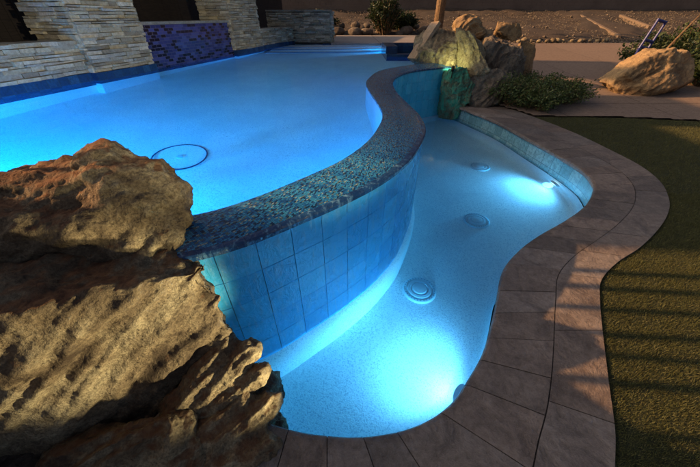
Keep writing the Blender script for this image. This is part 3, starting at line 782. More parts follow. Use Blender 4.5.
# ------------------------------------------------------------------ rocks
def rock(name, chunks, mat, label, vox=.02, amp=.05, f0=3.0, seed=0, smooth=8, strata=None, group=None, ridge=1.0):
    """convex chunks fused, rounded and weathered; chunks are point lists or (centre, radii) ellipsoids"""
    bm = bmesh.new()
    for ch in chunks:
        if ch[0] == 'cap':      # tapered capsule between two points
            vs = []
            for c, rr in ((ch[1], ch[3]), (ch[2], ch[4])):
                for k_ in range(60):   # even points on a sphere
                    z_ = 1-2*(k_+.5)/60; w_ = math.sqrt(1-z_*z_); t_ = k_*2.39996
                    vs.append(bm.verts.new((c[0]+rr*w_*math.cos(t_), c[1]+rr*w_*math.sin(t_), c[2]+rr*z_)))
            q = bmesh.ops.convex_hull(bm, input=vs)
            bmesh.ops.delete(bm, geom=list({e for e in q['geom_interior']+q['geom_unused'] if isinstance(e, bmesh.types.BMVert)}), context='VERTS')
        elif isinstance(ch[0][0], (int, float)) and len(ch) == 2:
            c, r = ch; rot = Matrix.Rotation(random.uniform(-.3, .3), 4, 'Z')
            bmesh.ops.create_icosphere(bm, subdivisions=3, radius=1, matrix=Matrix.Translation(c) @ rot @ Matrix.Diagonal((*r, 1)))
        else:
            vs = [bm.verts.new(p) for p in ch]; r = bmesh.ops.convex_hull(bm, input=vs)
            bmesh.ops.delete(bm, geom=list({e for e in r['geom_interior']+r['geom_unused'] if isinstance(e, bmesh.types.BMVert)}), context='VERTS')
    bmesh.ops.recalc_face_normals(bm, faces=bm.faces)
    me = bpy.data.meshes.new(name); bm.to_mesh(me); bm.free()
    o = bpy.data.objects.new(name, me); COL.objects.link(o)
    m = o.modifiers.new('r', 'REMESH'); m.mode = 'VOXEL'; m.voxel_size = vox
    m = o.modifiers.new('s', 'SMOOTH'); m.factor = .6; m.iterations = smooth
    dg = bpy.context.evaluated_depsgraph_get(); nm = bpy.data.meshes.new_from_object(o.evaluated_get(dg)); o.modifiers.clear()
    o.data = nm; nm.name = name
    nv = len(nm.vertices); co = np.empty(nv*3, np.float32); nm.vertices.foreach_get('co', co); co = co.reshape(-1, 3)
    no_ = np.array([v.normal[:] for v in nm.vertices], np.float32)
    off = Vector((seed*7.13, seed*3.7, seed*1.9)); d = np.empty(nv, np.float32)
    ax = Vector(strata).normalized() if strata else None
    for i in range(nv):
        p = Vector(co[i]); q = p*f0+off
        big = noise.fractal(q*.55, .95, 2.0, 4)
        w_ = .35*noise.noise_vector(q*.7)
        rp = (p-ax*(p.dot(ax)*.84))*f0*1.7+off+w_ if ax else q*1.1+w_
        tb = noise.turbulence(rp, 3, True, amplitude_scale=.5, frequency_scale=2.0)-.7
        rd = noise.ridged_multi_fractal(rp*1.6, .9, 2.1, 4, 1.0, 1.6)-1.1
        sm = noise.fractal(q*5, .75, 2.1, 5)
        d[i] = amp*(1.0*big+.50*ridge*tb+.22*ridge*rd+.24*sm)
    co += no_*d[:, None]
    nm.vertices.foreach_set('co', co.ravel()); nm.update()
    nm.materials.clear(); nm.materials.append(mat); nm.polygons.foreach_set('use_smooth', [True]*len(nm.polygons))
    return tag(o, label, 'boulder', group)

FG = 'boulders stacked beside the lower pool'
# upper overhanging boulder, resting on the pool rim
AX = (.66, .42, .58)
rock('boulder', [((-1.02, 1.20, .91), (.25, .2, .20)), ('cap', (-1.0, 1.16, .84), (-.86, 1.14, .83), .17, .10), ('cap', (-1.09, 1.24, 1.06), (-1.0, 1.20, .99), .11, .11), ('cap', (-1.0, 1.1, .80), (-.88, 1.08, .78), .12, .09),
      ('cap', (-1.0, 1.2, .90), (-1.5, 1.12, .86), .17, .20), ('cap', (-1.1, 1.05, .85), (-1.6, .95, .80), .12, .22), ('cap', (-.95, 1.04, .74), (-1.6, .90, .76), .09, .14), ('cap', (-1.15, 1.25, .95), (-1.7, 1.35, .8), .14, .2)],
     M['rock_front'], 'brown overhanging boulder, topmost of the foreground stack, against the pool rim', .0105, .042, 3.4, 3, 8, (1, .2, .5), FG, 1.5)
# big lower boulder with a diagonal face
rock('boulder', [[(-1.13, .60, .82), (-1.04, .70, .78), (-.95, .76, .74), (-.76, .84, .70), (-.65, .93, .70), (-1.6, .5, .86), (-1.8, .85, .9), (-1.25, .95, .79), (-1.10, 1.0, .78), (-.90, 1.02, .77), (-.76, 1.02, .72), (-.74, 1.1, .66), (-1.8, 1.1, .8),
       (-.64, .93, .62), (-.62, .90, .50), (-.62, .85, .30), (-.88, .72, .08), (-1.06, .60, -.1), (-1.15, .60, .19), (-1.38, .47, -.02), (-1.36, .50, .43), (-1.66, .42, -.08), (-.8, .8, -.3), (-1.9, .5, -.3), (-1.9, 1.1, -.3), (-.75, 1.1, -.3)],
      ('cap', (-0.66, 0.95, 0.7), (-0.97, 0.76, 0.51), 0.045, 0.071),
      ('cap', (-0.97, 0.76, 0.51), (-1.31, 0.6, 0.23), 0.075, 0.071),
      ('cap', (-1.31, 0.6, 0.23), (-1.57, 0.5, 0.01), 0.075, 0.071),
      ('cap', (-0.62, 0.92, 0.54), (-0.89, 0.78, 0.33), 0.032, 0.057),
      ('cap', (-0.89, 0.78, 0.33), (-1.22, 0.6, 0.01), 0.060, 0.057),
      ('cap', (-0.61, 0.86, 0.35), (-0.84, 0.78, 0.15), 0.028, 0.052),
      ('cap', (-0.84, 0.78, 0.15), (-1.06, 0.64, -0.08), 0.055, 0.052),
      ('cap', (-0.89, 0.79, 0.68), (-1.12, 0.7, 0.61), 0.060, 0.057),
      ('cap', (-1.12, 0.7, 0.61), (-1.27, 0.56, 0.56), 0.060, 0.057)],
     M['rock_front'], 'large lower boulder with a long diagonal ridged face at the left', .0105, .050, 2.7, 5, 7, AX, FG, 2.1)
# knobs that step down to the water
rock('boulder', [('cap', (-.85, .66, .0), (-.50, .81, .27), .13, .055), ('cap', (-.80, .64, -.08), (-.45, .73, .16), .13, .06), ('cap', (-.8, .72, -.25), (-.52, .78, -.2), .12, .14), ('cap', (-.72, .76, .12), (-.62, .84, .28), .1, .06)],
     M['rock_low'], 'small knobbly boulder between the big boulder and the blue tiled wall', .009, .030, 4.6, 9, 3, AX, FG, 1.9)
rock('boulder', [('cap', (-.68, .50, -.06), (-.40, .63, .06), .13, .075), ('cap', (-.64, .42, -.10), (-.38, .47, -.02), .13, .085), ('cap', (-.6, .36, -.12), (-.40, .40, -.08), .12, .09), ('cap', (-.60, .42, -.22), (-.45, .62, -.25), .12, .12), ('cap', (-.70, .56, .0), (-.52, .66, .08), .08, .07)],
     M['rock_low'], 'pale boulder at the water corner, lowest right of the foreground stack', .009, .030, 4.2, 12, 3, AX, FG, 1.9)
rock('boulder', [('cap', (-1.15, .44, -.04), (-.82, .52, .05), .13, .11), ('cap', (-1.0, .38, -.12), (-.70, .46, -.04), .14, .10), ((-.9, .46, -.2), (.3, .18, .14)), ('cap', (-1.3, .42, -.06), (-1.0, .50, .04), .12, .1)],
     M['rock_low'], 'rounded low boulder at the bottom edge, below the diagonal face', .009, .030, 4.5, 15, 3, AX, FG, 2.0)
rock('boulder', [[(-1.95, .75, 1.4), (-2.3, 1.12, 1.62), (-2.3, .55, 1.85), (-2.4, -.2, 1.75), (-1.9, -.1, 1.4), (-1.75, .25, .6), (-1.7, .2, 0), (-2.7, 1.1, 0), (-2.7, -.5, 0), (-1.7, -.4, 0)]],
     M['rock_front'], 'unseen brown boulder at far left, added to shade the near coping', .03, .07, 2.2, 21, 4, (.66, .4, .6), FG, 2.2)  # added out of view so its shadow falls on the near coping

CG = 'boulders of the waterfall heap'
rock('boulder', [[(1.45, 7.75, .62), (1.55, 7.5, 1.0), (1.9, 7.35, 1.0), (2.25, 7.2, .75), (2.35, 7.45, 1.25), (2.4, 8.2, 1.36), (1.75, 8.3, 1.34), (1.5, 8.2, 1.2), (2.4, 7.3, .5), (1.5, 7.7, .4), (1.5, 8.6, .4), (2.4, 8.6, .4)]],
     M['rock_far'], 'flat topped boulder lit pale green at the pool end', .022, .06, 3.0, 31, 4, (.2, .1, 1), CG, 2.0)
rock('boulder', [[(2.27, 7.45, 1.38), (2.5, 7.35, 1.36), (2.75, 7.15, 1.05), (2.98, 6.98, .66), (2.72, 6.98, .60), (2.45, 7.2, .85), (2.3, 7.7, 1.4), (2.9, 7.6, 1.1), (3.05, 7.3, .5), (2.4, 7.6, .2), (2.9, 7.2, .2)]],
     M['rock_far'], 'tall slanting boulder slab lit yellow green in the heap centre', .02, .05, 3.4, 33, 4, (.5, -.2, -.9), CG, 2.0)
rock('boulder', [[(2.55, 6.95, .55), (2.62, 6.75, .25), (2.85, 6.65, .0), (3.5, 6.85, .12), (3.75, 7.1, .35), (3.6, 7.3, .62), (3.1, 7.1, .72), (2.75, 7.05, .68), (3.8, 7.5, .1), (2.7, 7.6, .1), (3.7, 7.2, -.05), (2.6, 6.8, -.05)]],
     M['rock_grey'], 'squat dark boulder in front of the heap behind the leafy shrub', .022, .055, 3.0, 35, 4, (.7, .1, .6), CG, 2.2)
rock('boulder', [[(2.95, 7.5, 1.1), (3.3, 7.6, 1.2), (3.9, 7.7, 1.0), (4.15, 7.9, .75), (4.1, 7.8, .3), (3.0, 7.4, .5), (3.2, 8.5, 1.3), (4.1, 8.6, 1.0), (3, 8.6, .2), (4.3, 8.4, .1), (3.4, 7.35, .6)]],
     M['rock_grey'], 'dark brown boulder forming the right side of the heap', .022, .065, 3.0, 37, 4, (.6, .2, .7), CG, 2.2)
rock('boulder', [((2.72, 8.3, 1.40), (.34, .3, .25)), ((2.9, 8.25, 1.28), (.3, .25, .14))], M['rock_sand'], 'rounded orange lit boulder crowning the heap', .018, .05, 3.8, 39, 3, (.8, .1, .4), CG, 1.8)
rock('boulder', [[(2.95, 8.2, 1.38), (3.3, 8.1, 1.26), (3.35, 8.3, 1.36), (2.9, 8.5, 1.2), (3.3, 8.5, 1.1), (2.9, 8.1, 1.15)]], M['rock_sand'], 'small flat orange lit rock right of the crowning boulder', .018, .03, 4, 41, 3, None, CG)
rock('boulder', [[(3.45, 8.4, 1.50), (3.95, 8.3, 1.48), (4.15, 8.4, 1.22), (3.9, 8.3, 1.1), (3.5, 8.6, 1.2), (4.1, 8.7, 1.15), (3.45, 8.3, 1.35)]], M['rock_sand'], 'angular orange lit rock on the right shoulder of the heap', .018, .03, 4, 43, 3, None, CG)
rock('boulder', [[(4.25, 8.6, 1.12), (4.6, 8.55, 1.06), (4.8, 8.7, .80), (4.6, 8.5, .5), (4.2, 8.5, .6), (4.3, 9, .9), (4.8, 9, .6), (4.2, 8.9, .1), (4.8, 8.6, .1)]], M['rock_sand'], 'small orange lit boulder at the right foot of the heap', .02, .035, 3.5, 45, 3, None, CG)
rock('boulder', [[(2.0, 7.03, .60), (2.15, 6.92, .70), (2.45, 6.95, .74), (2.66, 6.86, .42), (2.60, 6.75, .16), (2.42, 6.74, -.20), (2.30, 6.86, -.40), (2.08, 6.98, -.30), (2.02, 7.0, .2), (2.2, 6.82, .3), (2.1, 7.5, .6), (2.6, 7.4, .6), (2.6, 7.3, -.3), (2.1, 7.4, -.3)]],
     M['rock_glow'], 'boulder with a painted green glow hanging over the lower pool corner', .016, .055, 4.2, 47, 3, (.1, .1, 1), CG, 1.8)
# stone slab leaning at the pool end
sb = empty('stone_slab', (1.55, 7.9, .78)); tag(sb, 'narrow flat stone slab leaning on the heap at the pool end', 'slab')
mb = MB(); a = Vector((1.42, 7.72, .80)); b = Vector((1.93, 8.0, 1.47)); dx = (b-a); e = dx.normalized(); w_ = Vector((.45, -.85, .12)).normalized(); u_ = e.cross(w_).normalized(); w_ = u_.cross(e)
mb.box((a+b)/2, (dx.length, .26, .07), (e, w_, u_), (.60, .42, .25), .015)
o = mb.build('slab_body', M['ledger'], sb, bevel=.015)

rock('boulder', [[(6.2, 7.75, .25), (6.35, 7.55, .55), (6.75, 7.6, .88), (7.2, 7.7, 1.02), (7.75, 7.8, .95), (8.1, 7.9, .80), (8.05, 7.6, .35), (7.5, 7.35, .25), (6.9, 7.3, .22), (6.3, 8.3, .3), (8.2, 8.4, .5), (7.3, 8.5, 1.0), (7, 8.6, 0), (7, 7.4, 0), (6.5, 7.6, 0), (8.1, 8, 0)]],
     M['rock_sand'], 'broad rounded tan boulder beside the path at the right', .025, .07, 2.2, 51, 5, (.8, .2, .5), None, 1.6)

# edging stones along the foot of the hill
for i in range(15):
    x = 8.2+i*.33+random.uniform(-.06, .06); y = 16.9+random.uniform(-.12, .15)+max(0, (x-11))*.12; r_ = random.uniform(.10, .17); z = terrain(x, y)
    o = rock('edging_stone', [((x, y, z+r_*.45), (r_, r_*random.uniform(.7, 1), r_*random.uniform(.6, .95)))], M['rock_far'], 'rough tan edging stone in the row at the foot of the slope', .045, .03, 6, 60+i, 2, None, 'edging stones along the slope')
    o['category'] = 'stone'
# rocks on the planted slope behind the deck
for i in range(16):
    x = -1.2+(i % 8)*.72+random.uniform(-.2, .2); y = 18.7+(i//8)*1.5+random.uniform(-.3, .3); r_ = random.uniform(.22, .42); z = terrain(x, y)
    o = rock('slope_rock', [((x, y, z+r_*.35), (r_, r_*random.uniform(.7, 1), r_*random.uniform(.55, .85)))], M['rock_grey'], 'dim grey brown rock on the shaded slope behind the far deck', .08, .06, 3, 80+i, 2, None, 'rocks on the shaded slope')
    o['category'] = 'rock'

# loose gravel over the slope
ng = 9000; vg, fg, cg = [], [], []
OCT = [(1, 0, 0), (0, 1, 0), (-1, 0, 0), (0, -1, 0), (0, 0, 1), (0, 0, -1)]; OF = [(0, 1, 4), (1, 2, 4), (2, 3, 4), (3, 0, 4), (1, 0, 5), (2, 1, 5), (3, 2, 5), (0, 3, 5)]
for i in range(ng):
    y = 16.6+10.5*random.random()**1.3; x = random.uniform(-.3*y+1, 1.05*y+2); r_ = random.uniform(.015, .05)*(2.2 if random.random() < .06 else 1); a = random.random()*6.3; b = len(vg); z = terrain(x, y)-.02
    for q in OCT:
        k_ = r_*random.uniform(.7, 1.2); vg.append((x+(q[0]*math.cos(a)-q[1]*math.sin(a))*k_, y+(q[0]*math.sin(a)+q[1]*math.cos(a))*k_, z+r_*.4+q[2]*k_*.7))
    fg += [tuple(b+j for j in f_) for f_ in OF]
me = bpy.data.meshes.new('gravel'); me.from_pydata(vg, [], fg); me.materials.append(M['rock_grey'])
gv = bpy.data.objects.new('gravel', me); COL.objects.link(gv); tag(gv, 'loose brown gravel scattered over the slope', 'gravel', kind='stuff')

# concrete edging strips on the slope
for (p, q, lab) in (((13.9, 18.0), (15.6, 24.5), 'long sunlit strip of garden edging climbing the slope'), ((17.4, 20.6), (18.3, 24.5), 'shorter garden edging strip on the slope above the bush')):
    mb = MB(); n_ = 14; a = Vector(p); b = Vector(q); e = (b-a).normalized(); w_ = Vector((-e.y, e.x))*.075
    for i in range(n_):
        c0 = a.lerp(b, i/n_); c1 = a.lerp(b, (i+.97)/n_); z0 = terrain(*c0)+.10; z1 = terrain(*c1)+.10
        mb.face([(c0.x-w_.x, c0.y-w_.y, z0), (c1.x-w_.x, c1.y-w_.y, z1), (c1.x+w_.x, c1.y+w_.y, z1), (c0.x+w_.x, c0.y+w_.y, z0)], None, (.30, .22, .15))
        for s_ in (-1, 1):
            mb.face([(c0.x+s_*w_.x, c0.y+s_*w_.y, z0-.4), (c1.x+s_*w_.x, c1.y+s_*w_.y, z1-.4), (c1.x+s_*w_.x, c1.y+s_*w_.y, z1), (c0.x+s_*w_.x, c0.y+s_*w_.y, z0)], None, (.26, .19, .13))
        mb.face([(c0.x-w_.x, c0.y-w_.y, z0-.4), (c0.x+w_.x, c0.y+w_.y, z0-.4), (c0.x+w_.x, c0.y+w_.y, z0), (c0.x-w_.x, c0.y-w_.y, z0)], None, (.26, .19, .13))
    tag(mb.build('garden_edging', M['concrete']), lab, 'edging')

# ------------------------------------------------------------------ plants
def plant(name, loc, rad, height, nstem, nleaf, leaf, cols, label, cat_='shrub', group=None, lean=.9, wide=.45):
    x, y, z = loc; r = empty(name, loc); tag(r, label, cat_, group)
    st = MB(); lf = MB()
    for s_ in range(nstem):
        a = random.uniform(0, 2*math.pi); k_ = math.sqrt(random.random())
        root = Vector((x+math.cos(a)*rad*.35*k_, y+math.sin(a)*rad*.35*k_, z-.03)); b = a+random.uniform(-.5, .5)
        hh = height*random.uniform(.55, 1.0)*(1-.45*k_**2)
        tip = Vector((x+math.cos(b)*rad*k_*lean, y+math.sin(b)*rad*k_*lean, z+hh))
        mid = root.lerp(tip, .5)+Vector((0, 0, hh*.12))
        st.tube(root, mid, .006*height/.4, .004*height/.4, 5, False, (.10, .07, .04)); st.tube(mid, tip, .004*height/.4, .0015, 5, False, (.10, .07, .04))
        for l_ in range(nleaf):
            t = .15+.85*random.random()**.7; q = root.lerp(mid, t*2) if t < .5 else mid.lerp(tip, t*2-1)
            q = q+Vector((random.gauss(0, 1), random.gauss(0, 1), random.gauss(0, .7)))*rad*.07
            d = Vector((random.gauss(0, 1), random.gauss(0, 1), random.uniform(-.2, 1.2))).normalized(); sd_ = d.cross(Vector((random.gauss(0, 1), random.gauss(0, 1), random.gauss(0, 1)))).normalized()
            ll = leaf*random.uniform(.6, 1.2); ww = ll*wide*.5; c = random.choice(cols); f = random.uniform(.6, 1.35); c = (c[0]*f, c[1]*f, c[2]*f)
            up = d.cross(sd_)*ll*.1
            lf.face([q, q+d*ll*.5+sd_*ww+up, q+d*ll], None, c); lf.face([q, q+d*ll, q+d*ll*.5-sd_*ww+up], None, c)
    st.build('stems', M['bark'], r); lf.build('foliage', M['leaf'], r)
    return r
GR = [(.08, .12, .03), (.12, .16, .045), (.05, .08, .022), (.15, .18, .06)]
sg = 'leafy shrubs in the bed by the spa coping'
for (x, y, rr, hh, lab) in ((3.55, 6.95, .55, .42, 'low leafy green shrub against the squat dark boulder'), (4.15, 7.0, .55, .40, 'low leafy green shrub in the middle of the bed'),
                            (4.75, 7.05, .5, .36, 'low leafy green shrub at the path end of the bed'), (3.95, 6.55, .42, .32, 'low leafy green shrub at the coping side of the bed'), (4.5, 7.6, .5, .36, 'low leafy green shrub at the back of the bed')):
    plant('shrub', (x, y, terrain(x, y)), rr*1.4, hh*1.4, 75, 42, .06, GR, lab, 'shrub', sg)
DK = [(.03, .05, .014), (.045, .07, .02), (.02, .035, .01)]
for (x, y, rr, hh, lab) in ((8.6, 9.4, .95, 1.15, 'dark green bush behind the broad tan boulder'), (9.9, 9.9, 1.0, 1.35, 'dense dark bush at the right edge behind the boulder'), (9.2, 8.4, .7, .8, 'shaded bush touching the right end of the boulder')):
    plant('bush', (x, y, terrain(x, y)), rr, hh, 110, 44, .10, [(.05, .075, .02), (.07, .095, .03), (.03, .05, .014)], lab, 'bush', 'bushes behind the boulder', 1.0, .6)
for (x, y, rr, hh, lab) in ((1.8, 18.9, .9, 2.1, 'tall dark shrub on the slope behind the far deck'), (3.0, 19.8, .7, .9, 'low dark shrub on the slope near the tree trunk'), (-1.6, 19.5, 1.0, 1.0, 'dark shrub above the taller stone wall')):
    plant('shrub', (x, y, terrain(x, y)), rr, hh, 80, 40, .14, DK, lab, 'shrub', 'dark shrubs on the shaded slope', 1.0, .6)

tr = empty('palm_tree', (4.45, 18, .55)); tag(tr, 'palm tree with an orange lit trunk on the slope behind the heap', 'tree')
mb = MB(); z = .55; r0 = .24
while z < 5.2:
    h_ = random.uniform(.10, .16); mb.tube((4.45, 18, z), (4.45, 18, z+h_), r0*random.uniform(.92, 1.0), r0*random.uniform(1.02, 1.12), 14); z += h_; r0 = max(.17, r0*.995)
mb.build('trunk', M['bark'], tr)
mb = MB()
for i in range(34):
    a = i*2.4; el_ = random.uniform(-.5, 1.2); pr_ = Vector((4.45, 18, 5.2)); d = Vector((math.cos(a)*math.cos(el_), math.sin(a)*math.cos(el_), math.sin(el_)))
    for k_ in range(14):
        q = pr_+d*.13; d = (d+Vector((0, 0, -.10))).normalized(); sd_ = d.cross(Vector((0, 0, 1))).normalized()
        for s_ in (-1, 1):
            tip = q+sd_*s_*(.42-.02*k_)+d*.25+Vector((0, 0, -.14)); f = random.uniform(.7, 1.2)
            mb.face([pr_, q, tip], None, (.05*f, .075*f, .02*f))
        pr_ = q
mb.build('crown', M['leaf'], tr)

# blue metal frame and stick by the bush
bf = empty('metal_frame', (7.6, 9.0, .9)); tag(bf, 'blue metal ladder frame leaning against the bush', 'frame')
mb = MB(); A = Vector((7.46, 8.9, .94)); B = Vector((7.62, 8.95, 1.58)); sd_ = Vector((.27, .05, -.05))
A = Vector((7.52, 8.9, .92)); B = Vector((7.72, 9.0, 1.54))
for o_ in (Vector((0, 0, 0)), sd_): pass
mb = MB(); mb.tube(A, B, .028, None, 8); mb.build('rail', M['bluemetal'], bf)
mb = MB(); mb.tube(A+sd_, B+sd_, .028, None, 8); mb.build('rail', M['bluemetal'], bf)
for t in (.06, .30, .96):
    mb = MB(); mb.tube(A.lerp(B, t), A.lerp(B, t)+sd_, .032, None, 8); mb.build('rung', M['bluemetal'], bf)
mb = MB(); mb.tube(A, (7.50, 8.9, .12), .03, None, 8); mb.build('foot', M['bluemetal'], bf)
mb = MB(); mb.tube(A+sd_, A+sd_+Vector((.02, .0, -.70)), .03, None, 8); mb.build('foot', M['bluemetal'], bf)
mb = MB(); mb.tube((7.75, 8.55, .55), (8.25, 8.75, 1.22), .035, .022, 8, True); mb.tube((8.25, 8.75, 1.22), (8.5, 8.8, 1.62), .022, .012, 8, True)
tag(mb.build('garden_stake', M['bark'], smooth=True), 'orange brown stake leaning behind the broad tan boulder', 'stake')

# ------------------------------------------------------------------ boundary wall on the hill
bw = empty('boundary_wall', (6, 27.4, 1.7)); tag(bw, 'long dull brown block wall along the top of the slope', 'wall')
mb = MB(); x = -30
while x < 46:
    for r_ in range(11): 
        xo = x+(.2 if r_ % 2 else 0); mb.box((xo+.2, 27.4, 1.6+r_*.2+.1), (.392, .2, .192), None, (1, 1, 1))
    x += .4
mb.build('block_face', M['stucco'], bw)
mb = MB(); mb.box((8, 27.4, 3.86), (77, .3, .09)); mb.build('coping', M['stucco'], bw)

# ------------------------------------------------------------------ drains, ring, lamps
def pw(x, y): return x, y
for i, (x, y, lab) in enumerate(((0.68, 1.93, 'round ringed drain cover nearest the tiled wall on the lower pool floor'), (1.62, 3.06, 'round ringed drain cover, middle one on the lower pool floor'), (2.21, 4.61, 'round ringed drain cover farthest along the lower pool floor'))):
    r = empty('drain_cover', (x, y, -.70)); tag(r, lab, 'drain', 'drain covers on the lower pool floor')
    mb = MB(); mb.lathe([(0.162, 0), (0.162, .018), (0.151, .030), (0.132, .034), (0.125, .026), (0.116, .026), (0.110, .040), (0.087, .044), (0.083, .036), (0.074, .036), (.06, .050), (.02, .054), (.001, .054)], (x, y, -.702), n=48)
    for k_ in range(30):
        t = 2*math.pi*k_/30; c = Vector((x+math.cos(t)*.141, y+math.sin(t)*.141, -.667)); mb.box(c, (.012, .006, .004), (Vector((math.cos(t), math.sin(t), 0)), Vector((-math.sin(t), math.cos(t), 0)), Vector((0, 0, 1))), (1, 1, 1), 0, 1)
    mb.build('cover', [M['plastic'], M['grout']], r, smooth=False, merge=True)
r = empty('floor_ring', (-1.94, 3.16, -.5)); tag(r, 'thin dark circular ring on the upper pool floor behind the boulder', 'ring')
mb = MB(); mb.lathe([(.295, 0), (.295, .012), (.281, .012), (.281, 0)], (-1.94, 3.16, -.488), n=64); mb.build('rim', M['bandtile'], r, merge=True)
mb = MB(); mb.lathe([(.035, 0), (.035, .02), (.001, .025)], (-1.94, 3.16, -.5), n=20); mb.build('hub', M['plastic'], r, merge=True)

def pool_lamp(loc, d, label, power, color, cone=150, blend=.5, lens=True, rad=.07):
    loc = Vector(loc); d = Vector(d).normalized(); r = empty('pool_light', loc); tag(r, label, 'light')
    mb = MB(); mb.lathe([(.08, -.03), (.08, .012), (.064, .02), (.06, .008)], loc, d, 36); mb.build('trim_ring', M['plastic'], r, merge=True)
    mb = MB(); mb.lathe([(.06, .006), (.04, .012), (.001, .014)], loc, d, 36); mb.build('lens', M['lens'], r, merge=True)
    ld = bpy.data.lights.new('lamp', 'SPOT'); ld.energy = power; ld.color = color; ld.spot_size = R(cone); ld.spot_blend = blend; ld.shadow_soft_size = rad
    lo = bpy.data.objects.new('lamp', ld); COL.objects.link(lo); lo.location = loc+d*(rad+.03); lo.rotation_euler = d.to_track_quat('-Z', 'Y').to_euler()
    attach(lo, r)
    return r
CY = (.17, .57, 1.0); CB = (.0, .385, 1.0)
pool_lamp((3.02, 3.86, -.52), (-1, -.12, -.42), 'glowing round light in the far right wall of the lower pool', 84, CY, 165, 1.0)
pool_lamp((.755, .90, -.52), (-.66, .72, -.55), 'glowing round light in the near right wall of the lower pool', 84, CY, 165, 1.0)
pool_lamp((.22, 2.6, .25), (-.95, .25, -.08), 'round light on the pool side of the overflow wall', 20, CB, 172, .2)
pool_lamp((-1.05, 1.27, .25), (-.3, 1, -.08), 'round light under the pool rim behind the overhanging boulder', 21, CB, 172, .2)
pool_lamp((-3.6, 1.26, .25), (.1, 1, .0), 'round light in the near wall of the upper pool', 520, CB, 172, .2)
pool_lamp((-1.9, 1.26, .35), (.1, 1, .05), 'round light in the near wall of the upper pool beside the boulder stack', 120, CB, 160, .6)
pool_lamp((2.3, 11.0, .40), (-1, -.2, .05), 'round light in the far right wall of the upper pool beyond the ledge', 420, CB, 160, .6)

def uplight(loc, target, label, power, color, cone):
    loc = Vector(loc); d = (Vector(target)-loc).normalized(); r = empty('garden_uplight', loc); tag(r, label, 'light')
    mb = MB(); mb.lathe([(.001, -.07), (.03, -.07), (.036, .0), (.036, .03), (.03, .03), (.03, .01)], loc, d, 20); mb.tube(loc-d*.05, loc-d*.05-Vector((0, 0, .15)), .01); mb.build('housing', M['bronze'], r)
    if loc.z > 1.5:
        mb = MB(); mb.tube((loc.x, loc.y, -.1), (loc.x, loc.y, loc.z-.06), .03); mb.build('post', M['bronze'], r)
    mb = MB(); mb.lathe([(.03, .012), (.001, .014)], loc, d, 20); mb.build('lens', M['warmlens'], r, merge=True)
    ld = bpy.data.lights.new('lamp', 'SPOT'); ld.energy = power; ld.color = color; ld.spot_size = R(cone); ld.spot_blend = .6; ld.shadow_soft_size = .04
    lo = bpy.data.objects.new('lamp', ld); COL.objects.link(lo); lo.location = loc+d*.05; lo.rotation_euler = d.to_track_quat('-Z', 'Y').to_euler(); attach(lo, r)
uplight((.62, .27, .07), (-.92, .74, .48), 'bronze garden spotlight on the near coping aimed at the lower boulders', 195, (1, .85, .48), 33)
uplight((.92, -.10, .20), (-1.02, 1.12, .99), 'bronze garden spotlight on the near coping aimed at the overhanging boulder', 80, (1, .88, .5), 17)
uplight((2.16, 6.92, .72), (2.34, 7.5, 1.10), 'bronze garden spotlight on the green tinted boulder aimed up the heap', 13, (.95, 1, .45), 140)

uplight((2.2, -1.2, 2.2), (-3.7, 6.3, 1.25), 'added warm floodlight on a post out of the picture, brightening the stone pillars', 900, (1, .90, .62), 40)  # added lamp out of view, brightens the stone walls and pillars

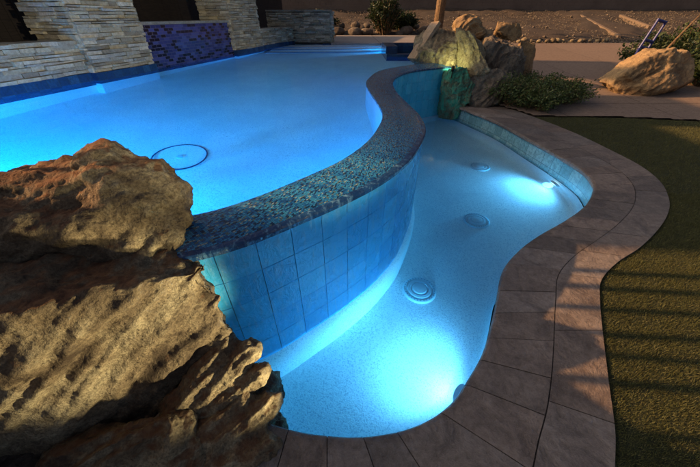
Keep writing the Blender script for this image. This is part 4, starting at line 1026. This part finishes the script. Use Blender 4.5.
# ------------------------------------------------------------------ unseen house and screen to the left, shaped to shade the garden
hs = empty('house', (-13, 8, .7)); tag(hs, 'unseen tall house wall to the left, its gaps shaped to pass sun', 'house')
XC = -13.0; mb = MB()
def pan(y0, y1, z0, z1): mb.box((XC, (y0+y1)/2, (z0+z1)/2), (.3, y1-y0, z1-z0), None, (.3, .25, .2))
pan(3.15, 6.9, .5, 8.3)
pan(6.9, 9.0, .5, 9.25); pan(9.0, 10.7, .5, 8.15); pan(9.0, 10.7, 9.1, 9.4); pan(10.7, 13.2, .5, 10.2)
pan(13.2, 13.75, .5, 7.2); pan(13.75, 14.15, .5, 5.9); pan(14.15, 17.5, .5, 7.2)
mb.build('wall', M['stucco'], hs)
sc = empty('slatted_screen', (-2.9, 1.2, .0)); tag(sc, 'open timber screen of upright slats out of the picture at left', 'screen')
for i, y in enumerate(np.arange(.05, 2.1, .175)):
    y += random.uniform(-.05, .05); tl = random.uniform(-.03, .03); mb = MB(); mb.box((-2.9, y, 1.6), (.04, random.uniform(.025, .06), 3.2), (Vector((1, 0, 0)), Vector((0, 1, -tl)), Vector((0, tl, 1)))); mb.build('slat', M['timber'], sc)
for z, h_ in ((3.2, .1),):
    mb = MB(); mb.box((-2.94, 1.08, z), (.04, 2.3, h_)); mb.build('crossbar', M['timber'], sc)

# ------------------------------------------------------------------ sun and sky
az = Vector((1, -.08, 0)).normalized(); sun_dir = Vector((az.x, az.y, -TSUN)).normalized()
sd = bpy.data.lights.new('sun', 'SUN'); sd.energy = 5.0; sd.angle = R(.5); sd.color = (1.0, .56, .25)
so = bpy.data.objects.new('sun', sd); COL.objects.link(so); so.rotation_euler = sun_dir.to_track_quat('-Z', 'Y').to_euler(); so.location = (-20, 2, 12)
wd_ = bpy.data.worlds.new('World'); S.world = wd_; wd_.use_nodes = True; t = wd_.node_tree; t.nodes.clear()
sky = t.nodes.new('ShaderNodeTexSky'); sky.sky_type = 'NISHITA'; sky.sun_disc = False; sky.sun_elevation = math.atan(TSUN)
sky.sun_rotation = math.atan2(-sun_dir.x, -sun_dir.y); sky.dust_density = 6; sky.air_density = .6; sky.ozone_density = .2
bg = t.nodes.new('ShaderNodeBackground'); bg.inputs[1].default_value = .085; ow = t.nodes.new('ShaderNodeOutputWorld')
t.links.new(sky.outputs[0], bg.inputs[0]); t.links.new(bg.outputs[0], ow.inputs[0])

vs = S.view_settings; vs.view_transform = 'Standard'; vs.look = 'None'; vs.exposure = .3; vs.gamma = 1; vs.use_curve_mapping = False
cy = S.cycles; cy.use_denoising = True; cy.max_bounces = 14; cy.diffuse_bounces = 8; cy.glossy_bounces = 6; cy.transmission_bounces = 8; cy.volume_bounces = 0
cy.sample_clamp_indirect = 8; cy.caustics_refractive = True; cy.caustics_reflective = True; cy.blur_glossy = .5
